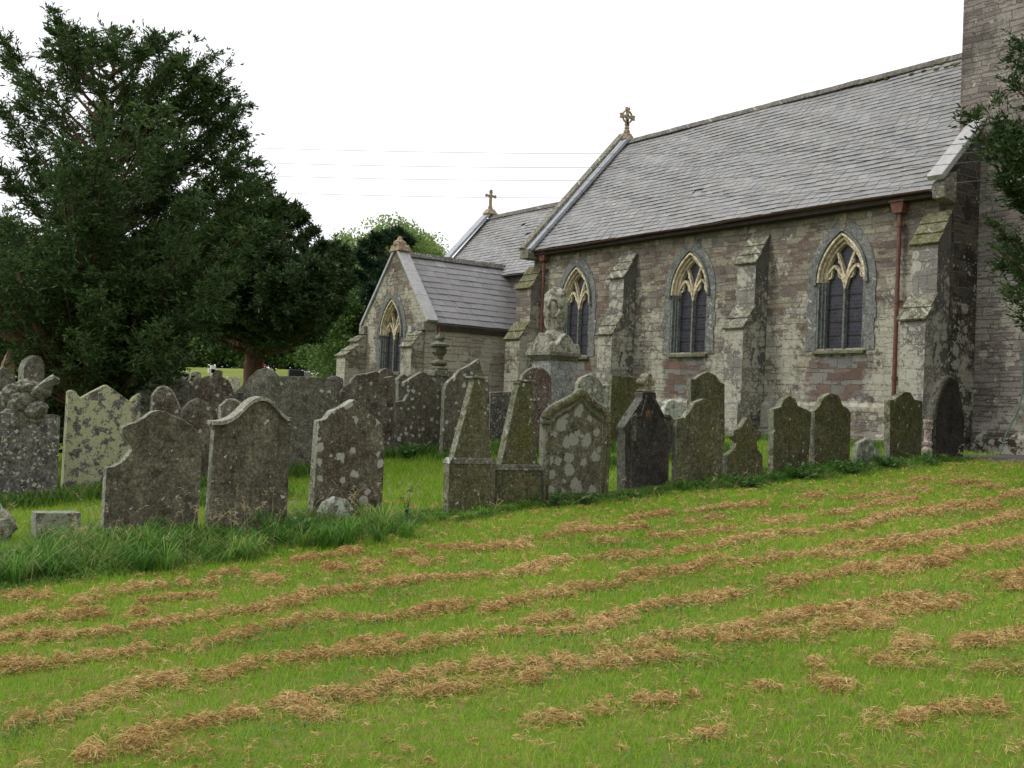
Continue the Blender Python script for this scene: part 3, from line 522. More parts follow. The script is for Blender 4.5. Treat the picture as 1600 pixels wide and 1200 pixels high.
def make_window(xc, y, w, zb, zs, za, label, par_surround=True):
    root = MB()  # surround ring, slightly proud of the wall, irregular outer edge
    ap = arch_pts(xc, w, zs, za, 10); n = len(ap); so_ = .25
    outer = arch_pts(xc, w + so_, zs, za + .36, 10)
    for k in range(n - 1):
        i0, i1, o0, o1 = ap[k], ap[k + 1], outer[k], outer[k + 1]
        root.hexa([(p[0], y, p[1]) for p in (i0, i1, o1, o0)], [(p[0], y - .022, p[1]) for p in (i0, i1, o1, o0)])
    z = zb - .04; k = 0
    while z < zs - .02:
        h = min(.34, zs - z); ow = (.26, .23, .28, .24)[k % 4]; k += 1
        for sg in (-1, 1):
            xs = sorted([xc + sg * w, xc + sg * (w + ow)]); root.box((xs[0], y - .022, z), (xs[1], y, z + h - .002))
        z += h
    # splayed reveal between wall face and frame
    for k in range(n - 1):
        (xa, za_), (xb, zb_) = ap[k], ap[k + 1]
        ia = (xc + (xa - xc) * .93, za_ - .03 * (za_ > zs)); ib = (xc + (xb - xc) * .93, zb_ - .03 * (zb_ > zs))
        root.poly([(xa, y - .022, za_), (xb, y - .022, zb_), (ib[0], y + .16, ib[1]), (ia[0], y + .16, ia[1])])
    for sg in (-1, 1):
        root.poly([(xc + sg * w, y - .022, zb), (xc + sg * w, y - .022, zs), (xc + sg * w * .93, y + .16, zs), (xc + sg * w * .93, y + .16, zb)])
    win = cb(root, 'window', ASHLAR)
    if label: win['label'] = label
    # hood line + stops
    hd = MB(); hp = arch_pts(xc, w + .035, zs, za + .05, 10); strip(hd, hp, .05, y - .075, y - .0225)
    cb(hd, 'hood_mould', JAMB, win)
    for sg in (-1, 1):
        st = MB(); st.box((xc + sg * (w + .035) - .045, y - .085, zs - .07), (xc + sg * (w + .035) + .045, y - .0235, zs + .01))
        cb(st, 'hood_stop', JAMB, win, bevel=.01)
    # cream moulded arch, three orders stepping back
    fr = MB()
    for j, (off, y0, y1, wd) in enumerate(((.03, y - .05, y + .1, .05), (.085, y + .02, y + .2, .05), (.135, y + .09, y + .26, .05))):
        strip(fr, arch_pts(xc, w - off, zs, za - off * 1.5, 12), wd, y0, y1)
    cb(fr, 'arch_frame', CREAM, win)
    for sg in (-1, 1):
        jb = MB()
        for off, y0, wd in ((.03, y - .01, .05), (.085, y + .05, .05), (.135, y + .1, .05)):
            x = xc + sg * (w - off); jb.box((x - wd / 2, y0, zb + .002), (x + wd / 2, y + .28, zs))
        cb(jb, 'jamb', JAMB, win)
    sl_ = MB(); sl_.prism([(y - .09, zb - .12), (y + .25, zb - .12), (y + .25, zb + .04), (y - .06, zb - .05), (y - .09, zb - .07)], lambda a, b, t: (t, a, b), xc - w - .04, xc + w + .04)
    cb(sl_, 'sill', SLABG2, win, bevel=.008)
    # tracery
    tr = MB(); s = w / .65; H = (za - zs) / 1.08; yt0, yt1 = y + .1, y + .26
    def q(pts): return [(xc + x * s, zs + z * H) for x, z in pts]
    for sg in (-1, 1):
        m_ = lambda pts: q([(sg * x, z) for x, z in pts])
        strip(tr, m_(bez([(.52, -.02), (.5, .24), (.29, .36)])), .055, yt0, yt1)
        strip(tr, m_(bez([(.29, .36), (.1, .22), (.012, -.06)])), .06, yt0, yt1)
        strip(tr, m_(bez([(.0, -.02), (.04, .25), (.27, .74)])), .055, yt0 + .01, yt1)
        # cusps
        for a, b, c_ in (((.47, .1), (.43, .07), (.385, .13)), ((.385, .13), (.39, .2), (.36, .29)), ((.1, .1), (.14, .07), (.19, .13)), ((.19, .13), (.19, .2), (.22, .29)),
                         ((.13, .42), (.2, .4), (.2, .5))):
            strip(tr, m_(bez([a, b, c_], 4)), .035, yt0 + .03, yt1)
        # small filled spandrels where bars meet
        tr.hexa([(x, yt1, z) for x, z in m_([(.0, -.2), (.0, .06), (.06, .06), (.045, -.08)])], [(x, yt0 + .005, z) for x, z in m_([(.0, -.2), (.0, .06), (.06, .06), (.045, -.08)])])
    cb(tr, 'tracery', CREAM, win)
    mu = MB(); mu.prism([(-.05, yt1), (-.025, yt0), (.025, yt0), (.05, yt1)], lambda a, b, t: (xc + a, b, t), zb + .003, zs - .16 * H)
    cb(mu, 'mullion', JAMB, win)
    gl = MB(); gp = arch_pts(xc, w, zs, za, 10); gl.hexa([(x, y + .2, z) for x, z in [(xc - w, zb)] + gp + [(xc + w, zb)]], [(x, y + .24, z) for x, z in [(xc - w, zb)] + gp + [(xc + w, zb)]])
    cb(gl, 'glass', GLASS, win)
    z = zb + .3
    while z < zs:
        ba = MB(); ba.box((xc - w + .1, y + .182, z), (xc + w - .1, y + .192, z + .014)); z += .3
        cb(ba, 'saddle_bar', FASC, win)
    ks = MB(); ks.prism([(-.06, za + .1), (.06, za + .1), (.1, za + .4), (-.1, za + .4)], lambda a, b, t: (xc + a, t, b), y - .03, y - .002)
    if par_surround: cb(ks, 'keystone', SAND, win)
    return win

Z0 = .7
NX0, NX1, NY = -26.75, -12.75, 20.0
WINS = [(-24.67, .65, 3.32, 4.81, 5.89), (-20.10, .65, 3.32, 4.81, 5.89), (-15.44, .65, 3.32, 4.81, 5.89)]
mb = MB(); wall_face(mb, NX0, NX1, NY, Z0, 6.5, WINS)
mb.poly([(NX0 + .4, 26.64, Z0), (NX1, 26.64, Z0), (NX1, 26.64, 6.5), (NX0 + .4, 26.64, 6.5)])
cb(mb, 'south_wall', WALL)['label'] = 'long side wall of coursed brown and grey rubble with cream lichen'
mb = MB()   # dark lining behind the openings
mb.poly([(NX0, NY + .6, Z0), (NX1, NY + .6, Z0), (NX1, NY + .6, 6.5), (NX0, NY + .6, 6.5)])
cb(mb, 'inner_lining', FASC)
mb = MB()   # plinth, sloping top
for x0, x1 in ((NX0 - .06, NX1 + .06),):
    mb.prism([(NY - .002, Z0), (NY - .1, Z0), (NY - .1, 2.04), (NY - .002, 2.13)], lambda a, b, t: (t, a, b), x0, x1)
    mb.prism([(NY - .1, Z0), (NY - .24, Z0), (NY - .24, 1.42), (NY - .1, 1.52)], lambda a, b, t: (t, a, b), x0, x1)
cb(mb, 'plinth', WALL)
WL = ['furthest pointed window, behind the draped urn of the tall monument', 'middle pointed window of the long side wall', 'nearest pointed window, beside the rust-brown downpipe']
for (xc, w_, zb, zs, za), lb in zip(WINS, WL): make_window(xc, NY, w_, zb, zs, za, lb)

RY0, RZ0, RYR, RZR = 19.68, 6.47, 23.32, 10.4
k_ = (RZR - RZ0) / (RYR - RY0)
# gable walls of the nave
def gable(x0, x1, y0, y1, ys, zs_, yr, zr, mat, name, z0=Z0):
    mb = MB(); mb.prism([(y0, z0), (y1, z0), (y1, zs_), (yr, zr), (y0, zs_)], lambda a, b, t: (t, a, b), x0, x1)
    return cb(mb, name, mat)
gable(NX0, NX0 + .35, NY - .001, 26.64, 0, RZ0 + .3 * k_, RYR, RZR + .05, WALL, 'east_gable')
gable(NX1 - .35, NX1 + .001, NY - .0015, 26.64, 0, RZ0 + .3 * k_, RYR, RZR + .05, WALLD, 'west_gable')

def slates(origin, along, up, length, slope, course, width, mat, name, th=.012, parent=None, jit=.012, sag=.02, xlim=None):
    "individually laid slates over a slope; each course tilts on the one below"
    along = Vector(along).normalized(); up = Vector(up).normalized(); nrm = along.cross(up).normalized()
    if nrm.z < 0: nrm = -nrm
    mb = MB(); nc = int(slope / course); origin = Vector(origin)
    # deck
    a = origin - nrm * .03; mb.hexa([a - nrm * .04, a + along * length - nrm * .04, a + along * length + up * slope - nrm * .04, a + up * slope - nrm * .04], [a, a + along * length, a + along * length + up * slope, a + up * slope], .2)
    for i in range(nc):
        x = -(i % 2) * width * .5 + random.uniform(-.05, .05); s0 = i * course
        wd0 = width * (1.15 - .3 * i / nc)
        while x < length:
            wd = wd0 * random.uniform(.8, 1.2); xa = max(x, 0); xb = min(x + wd - .006, length); x += wd
            if xb - xa < .03: continue
            if mat is SLATE and random.random() < .002: continue
            j = random.uniform(-jit, jit); s1 = min(s0 + course * 1.25, slope)
            lift = random.uniform(0, .006) + .014; tl = random.uniform(-.004, .004)
            sg = sag * math.sin(xa * .9 + i * .11) * math.sin(i * .23 + 1) + .3 * sag * math.sin(xa * 2.7 + i)
            q0 = origin + along * xa + up * (s0 - j) + nrm * (lift + sg + tl); q1 = origin + along * xb + up * (s0 - j + random.uniform(-.006, .006)) + nrm * (lift + sg - tl)
            q2 = origin + along * xb + up * s1 + nrm * (sg - .004); q3 = origin + along * xa + up * s1 + nrm * (sg - .004)
            mb.hexa([p - nrm * th for p in (q0, q1, q2, q3)], [q0, q1, q2, q3], random.random())
    return cb(mb, name, mat)
UPS = Vector((0, 1, k_)); SL = math.hypot(RYR - RY0, RZR - RZ0)
slates((NX0 + .3, RY0, RZ0), (1, 0, 0), UPS, (NX1 - .3) - (NX0 + .3), SL, .168, .27, SLATE, 'nave_roof')
mb = MB(); mb.hexa([(NX0 + .1, RYR, RZR - .1), (NX1 - .1, RYR, RZR - .1), (NX1 - .1, 26.96, RZ0), (NX0 + .1, 26.96, RZ0)], [(NX0 + .1, RYR, RZR), (NX1 - .1, RYR, RZR), (NX1 - .1, 26.96, RZ0 + .1), (NX0 + .1, 26.96, RZ0 + .1)])
cb(mb, 'north_roof', SLATE)
def ridge(x0, x1, y, z, along='x', name='ridge_tiles', mat=None):
    mb = MB(); t = 0; L_ = x1 - x0; a = x0
    while a < x1 - .05:
        b = min(a + .42, x1); dz = random.uniform(-.006, .006)
        pr = [(-.15, -.13), (-.025, .03), (.025, .03), (.15, -.13), (.13, -.15), (0, .0), (-.13, -.15)]
        if along == 'x': mb.prism(pr, lambda p, q_, t_: (t_, y + p, z + q_ + dz), a, b - .012)
        else: mb.prism(pr, lambda p, q_, t_: (y + p, t_, z + q_ + dz), a, b - .012)
        a = b
    return cb(mb, name, mat or RIDGE)
ridge(NX0 + .3, NX1 - .5, RYR, RZR + .05)
mb = MB()
for k in range(30):
    x = random.uniform(-17.6, -13.6); s_ = random.uniform(.02, .3) * min(1, (x + 18) / 2); c = Vector((x, RYR - s_, RZR - s_ * k_ + .035)); r_ = random.uniform(.04, .1)
    mb.lathe([(r_, c.z - .03), (r_ * .8, c.z), (r_ * .3, c.z + .012)], 7, c.x, c.y)
tag(cb(mb, 'moss', plain('roof_moss', (.16, .17, .03), (.1, .1, .03), 30, .95, .8), smooth=True), kind='stuff')
def coping(xa, xb, y0, z0, y1, z1, th, mat, name, ov=0):
    mb = MB(); d = Vector((0, y1 - y0, z1 - z0)); l = d.length; d.normalize(); n_ = Vector((0, -d.z, d.y)); k = 0.; seg = l / max(1, round(l / .9))
    if n_.z < 0: n_ = -n_
    while k < l - .01:
        a = Vector((0, y0, z0)) + d * k; b = Vector((0, y0, z0)) + d * (k + seg - .008)
        lo = [(xa, a.y, a.z), (xb, a.y, a.z), (xb, b.y, b.z), (xa, b.y, b.z)]
        mb.hexa(lo, [(x, y_ + n_.y * th, z_ + n_.z * th) for x, y_, z_ in lo]); k += seg
    return cb(mb, name, mat, bevel=.01)
kk = k_
coping(NX0 - .08, NX0 + .2, RY0 - .18, RZ0 + .02, RYR, RZR + .26, .1, COPE, 'coping')
coping(NX0 + .2, NX0 + .42, RY0 - .1, RZ0 - .02, RYR, RZR + .1, .1, LEAD, 'flashing')
coping(NX0 - .08, NX0 + .2, 26.9, RZ0 + .02, RYR, RZR + .26, .1, COPE, 'coping')
coping(NX1 - .3, NX1 + .05, RY0 - .16, RZ0 + .12, 21.1, RZ0 + .12 + 1.42 * kk, .12, LEADP, 'coping')
mb = MB(); mb.prism([(RY0 - .08, RZ0 - .22), (RY0 + .32, RZ0 - .3), (RY0 + .32, RZ0 + .36), (RY0 - .02, RZ0 + .14), (RY0 - .12, RZ0 + .06)], lambda a, b, t: (t, a, b), NX1 - .26, NX1 + .025)
cb(mb, 'kneeler', COPE, bevel=.015)
mb = MB(); mb.prism([(RY0 - .2, RZ0 - .24), (RY0 + .32, RZ0 - .24), (RY0 + .32, RZ0 + .3), (RY0 - .2, RZ0 + .02)], lambda a, b, t: (t, a, b), NX0 - .06, NX0 + .36)
cb(mb, 'kneeler', COPE, bevel=.015)
# gutter: half round, slightly sagging, with fascia
mb = MB(); gx = np.linspace(NX0 + .38, NX1 - .34, 28)
for k in range(len(gx) - 1):
    for j in range(6):
        a0, a1 = math.pi * (1 + j / 6), math.pi * (1 + (j + 1) / 6)
        def gp(x, a, r=.048): return (x, RY0 - .035 + r * math.cos(a), RZ0 - .02 + .012 * math.sin(x * 1.1) + (.03 if x > -18.6 else 0) * .6 + r * math.sin(a))
        mb.poly([gp(gx[k], a0), gp(gx[k + 1], a0), gp(gx[k + 1], a1), gp(gx[k], a1)])
        mb.poly([gp(gx[k], a0, .042), gp(gx[k + 1], a0, .042), gp(gx[k + 1], a1, .042), gp(gx[k], a1, .042)])
cb(mb, 'gutter', plain('gutter_iron', (.09, .045, .035), (.06, .035, .03), 9, .6, .2, .3))
mb = MB(); mb.box((NX0 + .36, RY0 + .04, RZ0 - .15), (NX1 - .36, NY - .004, RZ0 - .02)); cb(mb, 'eaves_board', FASC)
def pipe(x, y, z1, z0, hop=True, r=.045):
    mb = MB(); n = 8; pts = [(x, y, z0 + (z1 - z0) * k / n) for k in range(n + 1)]; mb.tube(pts, r, 10)
    z = z0 + .6
    while z < z1 - .2: mb.tube([(x, y, z - .04), (x, y, z + .04)], r * 1.35, 10); mb.box((x - .09, y + r * .6, z - .02), (x + .09, y + .095, z + .02)); z += 1.6
    o = cb(mb, 'downpipe', RUST, smooth=False)
    if hop:
        h = MB(); q0 = [(x - .11, y - .1, z1), (x + .11, y - .1, z1), (x + .11, y + .06, z1), (x - .11, y + .06, z1)]; q1 = [(x - .16, y - .13, z1 + .22), (x + .16, y - .13, z1 + .22), (x + .16, y + .09, z1 + .22), (x - .16, y + .09, z1 + .22)]
        h.hexa(q0, q1); h.box((x - .185, y - .155, z1 + .22), (x + .185, y + .092, z1 + .27))
        cb(h, 'hopper', RUST, o, bevel=.006)
    return o
pipe(-13.93, 19.87, 6.1, 2.06)
pipe(-26.1, 19.87, 6.15, 2.1)

def buttress(xc, mat, moss=False, side=.29, p1=.79, p2=.45, zl=3.82, zl2=4.33, zu=5.37, zt=6.06, y=NY, pl=2.08, slab=SLABM, bm=BUTT, tagl=None):
    mb = MB(); pr = [(y - .003, Z0), (y - p1 - .1, Z0), (y - p1 - .1, pl - .06), (y - p1, pl), (y - p1, zl), (y - p2, zl2), (y - p2, zu), (y - .003, zt)]
    mb.prism(pr, lambda a, b, t: (t, a, b), xc - side, xc + side)
    o = cb(mb, 'buttress', bm, bevel=.012)
    if tagl: o['label'] = tagl
    s = MB()
    def slabs(ya, za, yb, zb_, n):
        d = Vector((0, yb - ya, zb_ - za)); n_ = Vector((0, -d.z, d.y)).normalized()
        if n_.z < 0: n_ = -n_
        for k in range(n):
            a = Vector((0, ya, za)) + d * (k / n) - d.normalized() * .07; b = Vector((0, ya, za)) + d * ((k + 1) / n)
            a2 = a + n_ * .045; b2 = b + n_ * .012
            e = .045 - .01 * k
            s.hexa([(xc - side - e, a.y, a.z), (xc + side + e, a.y, a.z), (xc + side + e, b.y, b.z), (xc - side - e, b.y, b.z)],
                   [(xc - side - e, a2.y, a2.z + .01), (xc + side + e, a2.y, a2.z + .01), (xc + side + e, b2.y, b2.z), (xc - side - e, b2.y, b2.z)])
    slabs(y - p1, zl, y - p2, zl2, 2)
    cb(s, 'weathering', slab, o, bevel=.006)
    s = MB(); slabs(y - p2, zu, y - .003, zt, 3); cb(s, 'weathering', SLABG if moss else slab, o, bevel=.006)
    return o
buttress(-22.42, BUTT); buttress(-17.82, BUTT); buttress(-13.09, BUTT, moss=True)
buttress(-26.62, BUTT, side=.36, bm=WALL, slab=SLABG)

# crosses
def wheel_cross(x, y, z):
    mb = MB(); h = .04
    def sb(pts, y0=-h, y1=h): mb.hexa([(x + y1, y + a, z + b) for a, b in pts], [(x + y0, y + a, z + b) for a, b in pts])
    mb.lathe([(.1, z - .0), (.11, z + .1), (.07, z + .15), (.09, z + .2), (.055, z + .24)], 8, x, y)
    cz = .56
    for a in range(4):
        ca, sa = math.cos(a * math.pi / 2), math.sin(a * math.pi / 2)
        pts = [(.03, -.05), (.2, -.035), (.23, -.085), (.31, -.07), (.29, 0), (.31, .07), (.23, .085), (.2, .035), (.03, .05)]
        sb([(p * ca - q * sa, cz + p * sa + q * ca) for p, q in pts])
    for k in range(20):
        a0, a1 = 2 * math.pi * k / 20, 2 * math.pi * (k + 1) / 20
        mb.hexa([(x + .025, y + r * math.cos(a), z + cz + r * math.sin(a)) for r, a in ((.17, a0), (.17, a1), (.22, a1), (.22, a0))], [(x - .025, y + r * math.cos(a), z + cz + r * math.sin(a)) for r, a in ((.17, a0), (.17, a1), (.22, a1), (.22, a0))])
    sb([(-.045, .2), (.045, .2), (.035, .5), (-.035, .5)])
    mb.hexa([(x - .16, y - .2, z - .2), (x + .2, y - .2, z - .2), (x + .2, y + .2, z - .2), (x - .16, y + .2, z - .2)], [(x - .1, y - .1, z + .02), (x + .1, y - .1, z + .02), (x + .1, y + .1, z + .02), (x - .1, y + .1, z + .02)])
    o = cb(mb, 'gable_cross', SAND, bevel=.008); o['label'] = 'wheel-headed stone cross on the higher gable'
wheel_cross(NX0 + .2, RYR, RZR + .28)
def plain_cross(x, y, z):
    mb = MB(); h = .04
    def sb(pts): mb.hexa([(x + h, y + a, z + b) for a, b in pts], [(x - h, y + a, z + b) for a, b in pts])
    mb.hexa([(x - .16, y - .26, z - .14), (x + .2, y - .26, z - .14), (x + .2, y + .26, z - .14), (x - .16, y + .26, z - .14)], [(x - .1, y - .12, z + .06), (x + .1, y - .12, z + .06), (x + .1, y + .12, z + .06), (x - .1, y + .12, z + .06)])
    sb([(-.1, .05), (.1, .05), (.05, .22), (.045, .62), (.06, .72), (.03, .8), (-.03, .8), (-.06, .72), (-.045, .62), (-.05, .22)])
    for sg in (-1, 1): sb([(sg * .03, .51), (sg * .17, .52), (sg * .21, .49), (sg * .25, .56), (sg * .21, .63), (sg * .17, .6), (sg * .03, .6)][::sg])
    o = cb(mb, 'gable_cross', SAND, bevel=.008); o['label'] = 'plain stone cross on the lower gable'
# chancel
CZR = 8.86; ck = 1.09; CX0 = -34.3
cy0 = RYR - (CZR - 6.1) / ck
UPC = Vector((0, 1, ck)); slates((CX0 + .3, cy0, 6.1), (1, 0, 0), UPC, NX0 - CX0 - .3, math.hypot(RYR - cy0, CZR - 6.1), .16, .25, SLATE, 'chancel_roof')
ridge(CX0 + .3, NX0, RYR, CZR + .05)
gable(CX0, CX0 + .4, cy0 + .2, 2 * RYR - cy0 - .2, 0, 6.2, RYR, CZR, WALLC, 'chancel_gable')
mb = MB(); mb.box((CX0 + .4, cy0 + .25, Z0), (NX0, cy0 + .8, 6.15)); cb(mb, 'chancel_wall', WALLC)
mb = MB(); mb.hexa([(CX0 + .1, RYR, CZR - .1), (NX0, RYR, CZR - .1), (NX0, 2 * RYR - cy0, 6.1), (CX0 + .1, 2 * RYR - cy0, 6.1)], [(CX0 + .1, RYR, CZR), (NX0, RYR, CZR), (NX0, 2 * RYR - cy0, 6.2), (CX0 + .1, 2 * RYR - cy0, 6.2)]); cb(mb, 'north_roof', SLATE)
coping(CX0 - .08, CX0 + .34, cy0 - .15, 6.1, RYR, CZR + .18, .1, LEAD, 'coping')
coping(CX0 - .08, CX0 + .34, 2 * RYR - cy0 + .15, 6.1, RYR, CZR + .18, .1, LEAD, 'coping')
plain_cross(CX0 + .2, RYR, CZR + .28)
# chapel
HX0, HX1, HY, HZE, HZR = -31.84, -27.97, 17.0, 4.2, 6.42
hm = (HX0 + HX1) / 2
cw = (-30.0, .66, 2.72, 3.86, 4.98)
mb = MB()
ap = arch_pts(cw[0], cw[1], cw[3], cw[4])
def top(x): return HZE + .1 + (HZR - HZE) * (1 - abs(x - hm) / ((HX1 - HX0) / 2))
xs = [HX0, cw[0] - cw[1]]
mb.poly([(HX0, HY, Z0), (cw[0] - cw[1], HY, Z0), (cw[0] - cw[1], HY, top(cw[0] - cw[1])), (HX0, HY, top(HX0))])
mb.poly([(cw[0] - cw[1], HY, Z0), (cw[0] + cw[1], HY, Z0), (cw[0] + cw[1], HY, cw[2]), (cw[0] - cw[1], HY, cw[2])])
aps = sorted(ap + [(hm, None)], key=lambda p: p[0]); prev = None
for (xa, za_), (xb, zb_) in zip(ap, ap[1:]):
    if xa < hm < xb:
        t = (hm - xa) / (xb - xa); zm = za_ + t * (zb_ - za_)
        mb.poly([(xa, HY, za_), (hm, HY, zm), (hm, HY, top(hm)), (xa, HY, top(xa))]); mb.poly([(hm, HY, zm), (xb, HY, zb_), (xb, HY, top(xb)), (hm, HY, top(hm))])
    else: mb.poly([(xa, HY, za_), (xb, HY, zb_), (xb, HY, top(xb)), (xa, HY, top(xa))])
mb.poly([(cw[0] + cw[1], HY, Z0), (HX1, HY, Z0), (HX1, HY, top(HX1)), (cw[0] + cw[1], HY, top(cw[0] + cw[1]))])
cb(mb, 'chapel_gable', WALLC)
mb = MB(); mb.box((HX1 - .3, HY + .001, Z0), (HX1 - .002, 21.2, HZE)); cb(mb, 'chapel_wall', WALLW)['label'] = 'chapel side wall of cream limewashed coursed stone'
mb = MB(); mb.box((HX0 + .002, HY + .001, Z0), (HX0 + .3, 21.2, HZE)); cb(mb, 'chapel_wall', WALLC)
mb = MB(); mb.poly([(HX0 + .3, HY + .5, Z0), (HX1 - .3, HY + .5, Z0), (HX1 - .3, HY + .5, 4.2), (hm, HY + .5, 6.1), (HX0 + .3, HY + .5, 4.2)]); cb(mb, 'inner_lining', FASC)
make_window(cw[0], HY, cw[1], cw[2], cw[3], cw[4], 'pointed window in the chapel gable')
ex = HX1 + .14; hk = (HZR - (HZE - .03)) / (ex - hm)
slates((ex, HY + .25, HZE - .03), (0, 1, 0), (-1, 0, hk), 21.9 - HY - .25, math.hypot(ex - hm, HZR - HZE + .03), .262, .42, SLATE2, 'chapel_roof', sag=.012)
mb = MB(); mb.hexa([(hm, HY + .2, HZR - .1), (hm, 21.9, HZR - .1), (HX0 - .14, 21.9, HZE - .03), (HX0 - .14, HY + .2, HZE - .03)], [(hm, HY + .2, HZR), (hm, 21.9, HZR), (HX0 - .14, 21.9, HZE + .07), (HX0 - .14, HY + .2, HZE + .07)]); cb(mb, 'west_roof', SLATE2)
ridge(HY + .3, 21.6, hm, HZR + .05, 'y')
def hcope(sg):
    mb = MB(); x0 = hm + sg * (HX1 - HX0 + .24) / 2; z0 = HZE - .02; d = Vector((hm - x0, 0, HZR + .12 - z0)); l = d.length; d.normalize(); n_ = Vector((sg * d.z, 0, abs(d.x)))
    for k in range(3):
        a = Vector((x0, 0, z0)) + d * (l * k / 3); b = Vector((x0, 0, z0)) + d * (l * (k + 1) / 3 - .006)
        lo = [(a.x, HY - .06, a.z), (a.x, HY + .33, a.z), (b.x, HY + .33, b.z), (b.x, HY - .06, b.z)]
        mb.hexa(lo, [(x + n_.x * .09, y, z + n_.z * .09) for x, y, z in lo])
    cb(mb, 'coping', LEADP if sg > 0 else LEAD, bevel=.01)
hcope(1); hcope(-1)
mb = MB()   # crouching finial stone
mb.hexa([(hm - .3, HY - .1, HZR + .04), (hm + .3, HY - .1, HZR + .04), (hm + .3, HY + .36, HZR + .04), (hm - .3, HY + .36, HZR + .04)], [(hm - .24, HY - .06, HZR + .24), (hm + .24, HY - .06, HZR + .24), (hm + .24, HY + .3, HZR + .24), (hm - .24, HY + .3, HZR + .24)])
mb.lathe([(.22, HZR + .22), (.2, HZR + .34), (.1, HZR + .4), (.08, HZR + .47), (.03, HZR + .52)], 7, hm, HY + .1)
cb(mb, 'finial', SAND, bevel=.012)
for x, sg in ((HX1 - .1, 1), (HX0 + .1, -1)):
    mb = MB(); mb.prism([(HY - .12, HZE - .28), (HY + .3, HZE - .28), (HY + .3, HZE + .02), (HY - .12, HZE - .02)], lambda a, b, t: (t, a, b), x - .18, x + .18); cb(mb, 'kneeler', COPE, bevel=.015)
buttress(HX1 - .36, BUTT, side=.3, p1=.62, p2=.42, zl=2.3, zl2=2.6, zu=3.45, zt=3.98, y=HY, bm=WALLC, pl=1.6)
buttress(HX0 - .02, BUTT, side=.3, p1=.75, p2=.3, zl=3.2, zl2=3.55, zu=3.7, zt=3.9, y=HY, bm=WALLC, pl=1.6)
mb = MB(); mb.box((HX1 + .01, HY + .4, HZE - .24), (HX1 + .09, 20.9, HZE - .12)); cb(mb, 'eaves_board', FASC)
mb = MB(); mb.box((HX1 - .75, HY - .16, HZE - .32), (HX1 - .58, HY - .06, HZE - .12)); mb.box((HX1 - .69, HY - .06, HZE - .25), (HX1 - .64, HY + .01, HZE - .2)); cb(mb, 'floodlight', LEADP, bevel=.006)
pipe(HX1 + .08, HY + .42, HZE - .15, 1.3, hop=False, r=.04)
# tower
mb = MB(); mb.box((-13.25, 20.86, Z0), (-8.35, 25.8, 17)); cb(mb, 'tower', TOWER)
mb = MB(); mb.box((-13.33, 20.78, 16.2), (-8.27, 25.88, 16.45)); mb.box((-13.25, 20.86, 16.45), (-8.35, 25.8, 17.4)); cb(mb, 'parapet', TOWER)
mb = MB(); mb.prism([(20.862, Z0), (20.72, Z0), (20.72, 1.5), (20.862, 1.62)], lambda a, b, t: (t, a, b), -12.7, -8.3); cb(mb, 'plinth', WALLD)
pipe(-11.72, 20.78, 17, 10.1, hop=False, r=.05)
mb = MB(); mb.tube([(-11.62, 20.72, z) for z in (6.5, 5, 4, 3.2, 2.4)] + [(-11.64, 20.6, 2.05), (-11.78, 20.45, 1.6), (-11.8, 20.3, 1.22)], .014, 6)
cb(mb, 'lightning_cable', plain('verdigris', (.12, .22, .16), None, 20, .7))
# ------------------------------------------------------------------ ground
def ground_mat():
    N = NT('grass_ground'); v = N.n('ShaderNodeTexCoord').outputs['Object']
    n1 = N.noise(v, .6, 5).outputs[0]; n2 = N.noise(v, 9, 8, .7).outputs[0]; n3 = N.noise(v, 60, 6, .8).outputs[0]
    c = N.mix(N.step(n1, .35, .65), (.14, .21, .03), (.19, .26, .04))
    c = N.mix(N.math('MULTIPLY', N.step(n2, .45, .65), .75), c, (.32, .24, .1))
    c = N.mix(1., c, N.ramp(n3, [(.3, .5), (.7, 1.4)]), 'MULTIPLY')
    N.bump(n3, .8, .03); return N.fin(c, .95, .1)
GR = ground_mat()
def axis(a, b, st, far):
    c = list(np.arange(a, b + .001, st)); s = st; x = b
    while x < far: s *= 1.25; x += s; c.append(x)
    s = st; x = a
    while x > -far: s *= 1.25; x -= s; c.insert(0, x)
    return np.array(c)
X = axis(-24, 0, .2, 2500); Y = axis(-4, 20, .2, 2500); XX, YY = np.meshgrid(X, Y, indexing='ij'); ZZ = G(XX, YY)
nx, ny = XX.shape; idx = np.arange(nx * ny).reshape(nx, ny)
me = bpy.data.meshes.new('ground'); me.from_pydata(np.stack([XX, YY, ZZ], -1).reshape(-1, 3).tolist(), [], np.stack([idx[:-1, :-1], idx[1:, :-1], idx[1:, 1:], idx[:-1, 1:]], -1).reshape(-1, 4).tolist())
me.materials.append(GR); me.polygons.foreach_set('use_smooth', [True] * len(me.polygons)); go = bpy.data.objects.new('ground', me); COL.objects.link(go); tag(go, kind='structure')
# tarmac path by the church corner
pm = plain('path_tarmac', (.075, .07, .07), (.11, .105, .1), 30, .85, .6)
mb = MB(); pa = [(-13.2, 17.75), (-11.5, 17.55), (-9, 17.2), (-4, 16.8)]; pb = [(-14.2, 19.6), (-12.6, 20.6), (-9, 20.72), (-4, 20.5)]
n = 24
def lerp(L_, t):
    t *= len(L_) - 1; i = min(int(t), len(L_) - 2); f = t - i; return (L_[i][0] * (1 - f) + L_[i + 1][0] * f, L_[i][1] * (1 - f) + L_[i + 1][1] * f)
for i in range(n):
    for j in range(8):
        q = []
        for (s, t) in ((i, j), (i + 1, j), (i + 1, j + 1), (i, j + 1)):
            a = lerp(pa, s / n); b = lerp(pb, s / n); x = a[0] + (b[0] - a[0]) * t / 8; y = a[1] + (b[1] - a[1]) * t / 8; q.append((x, y, float(G(x, y)) + .012))
        mb.poly(q)
tag(mb.build('path', pm), kind='structure')

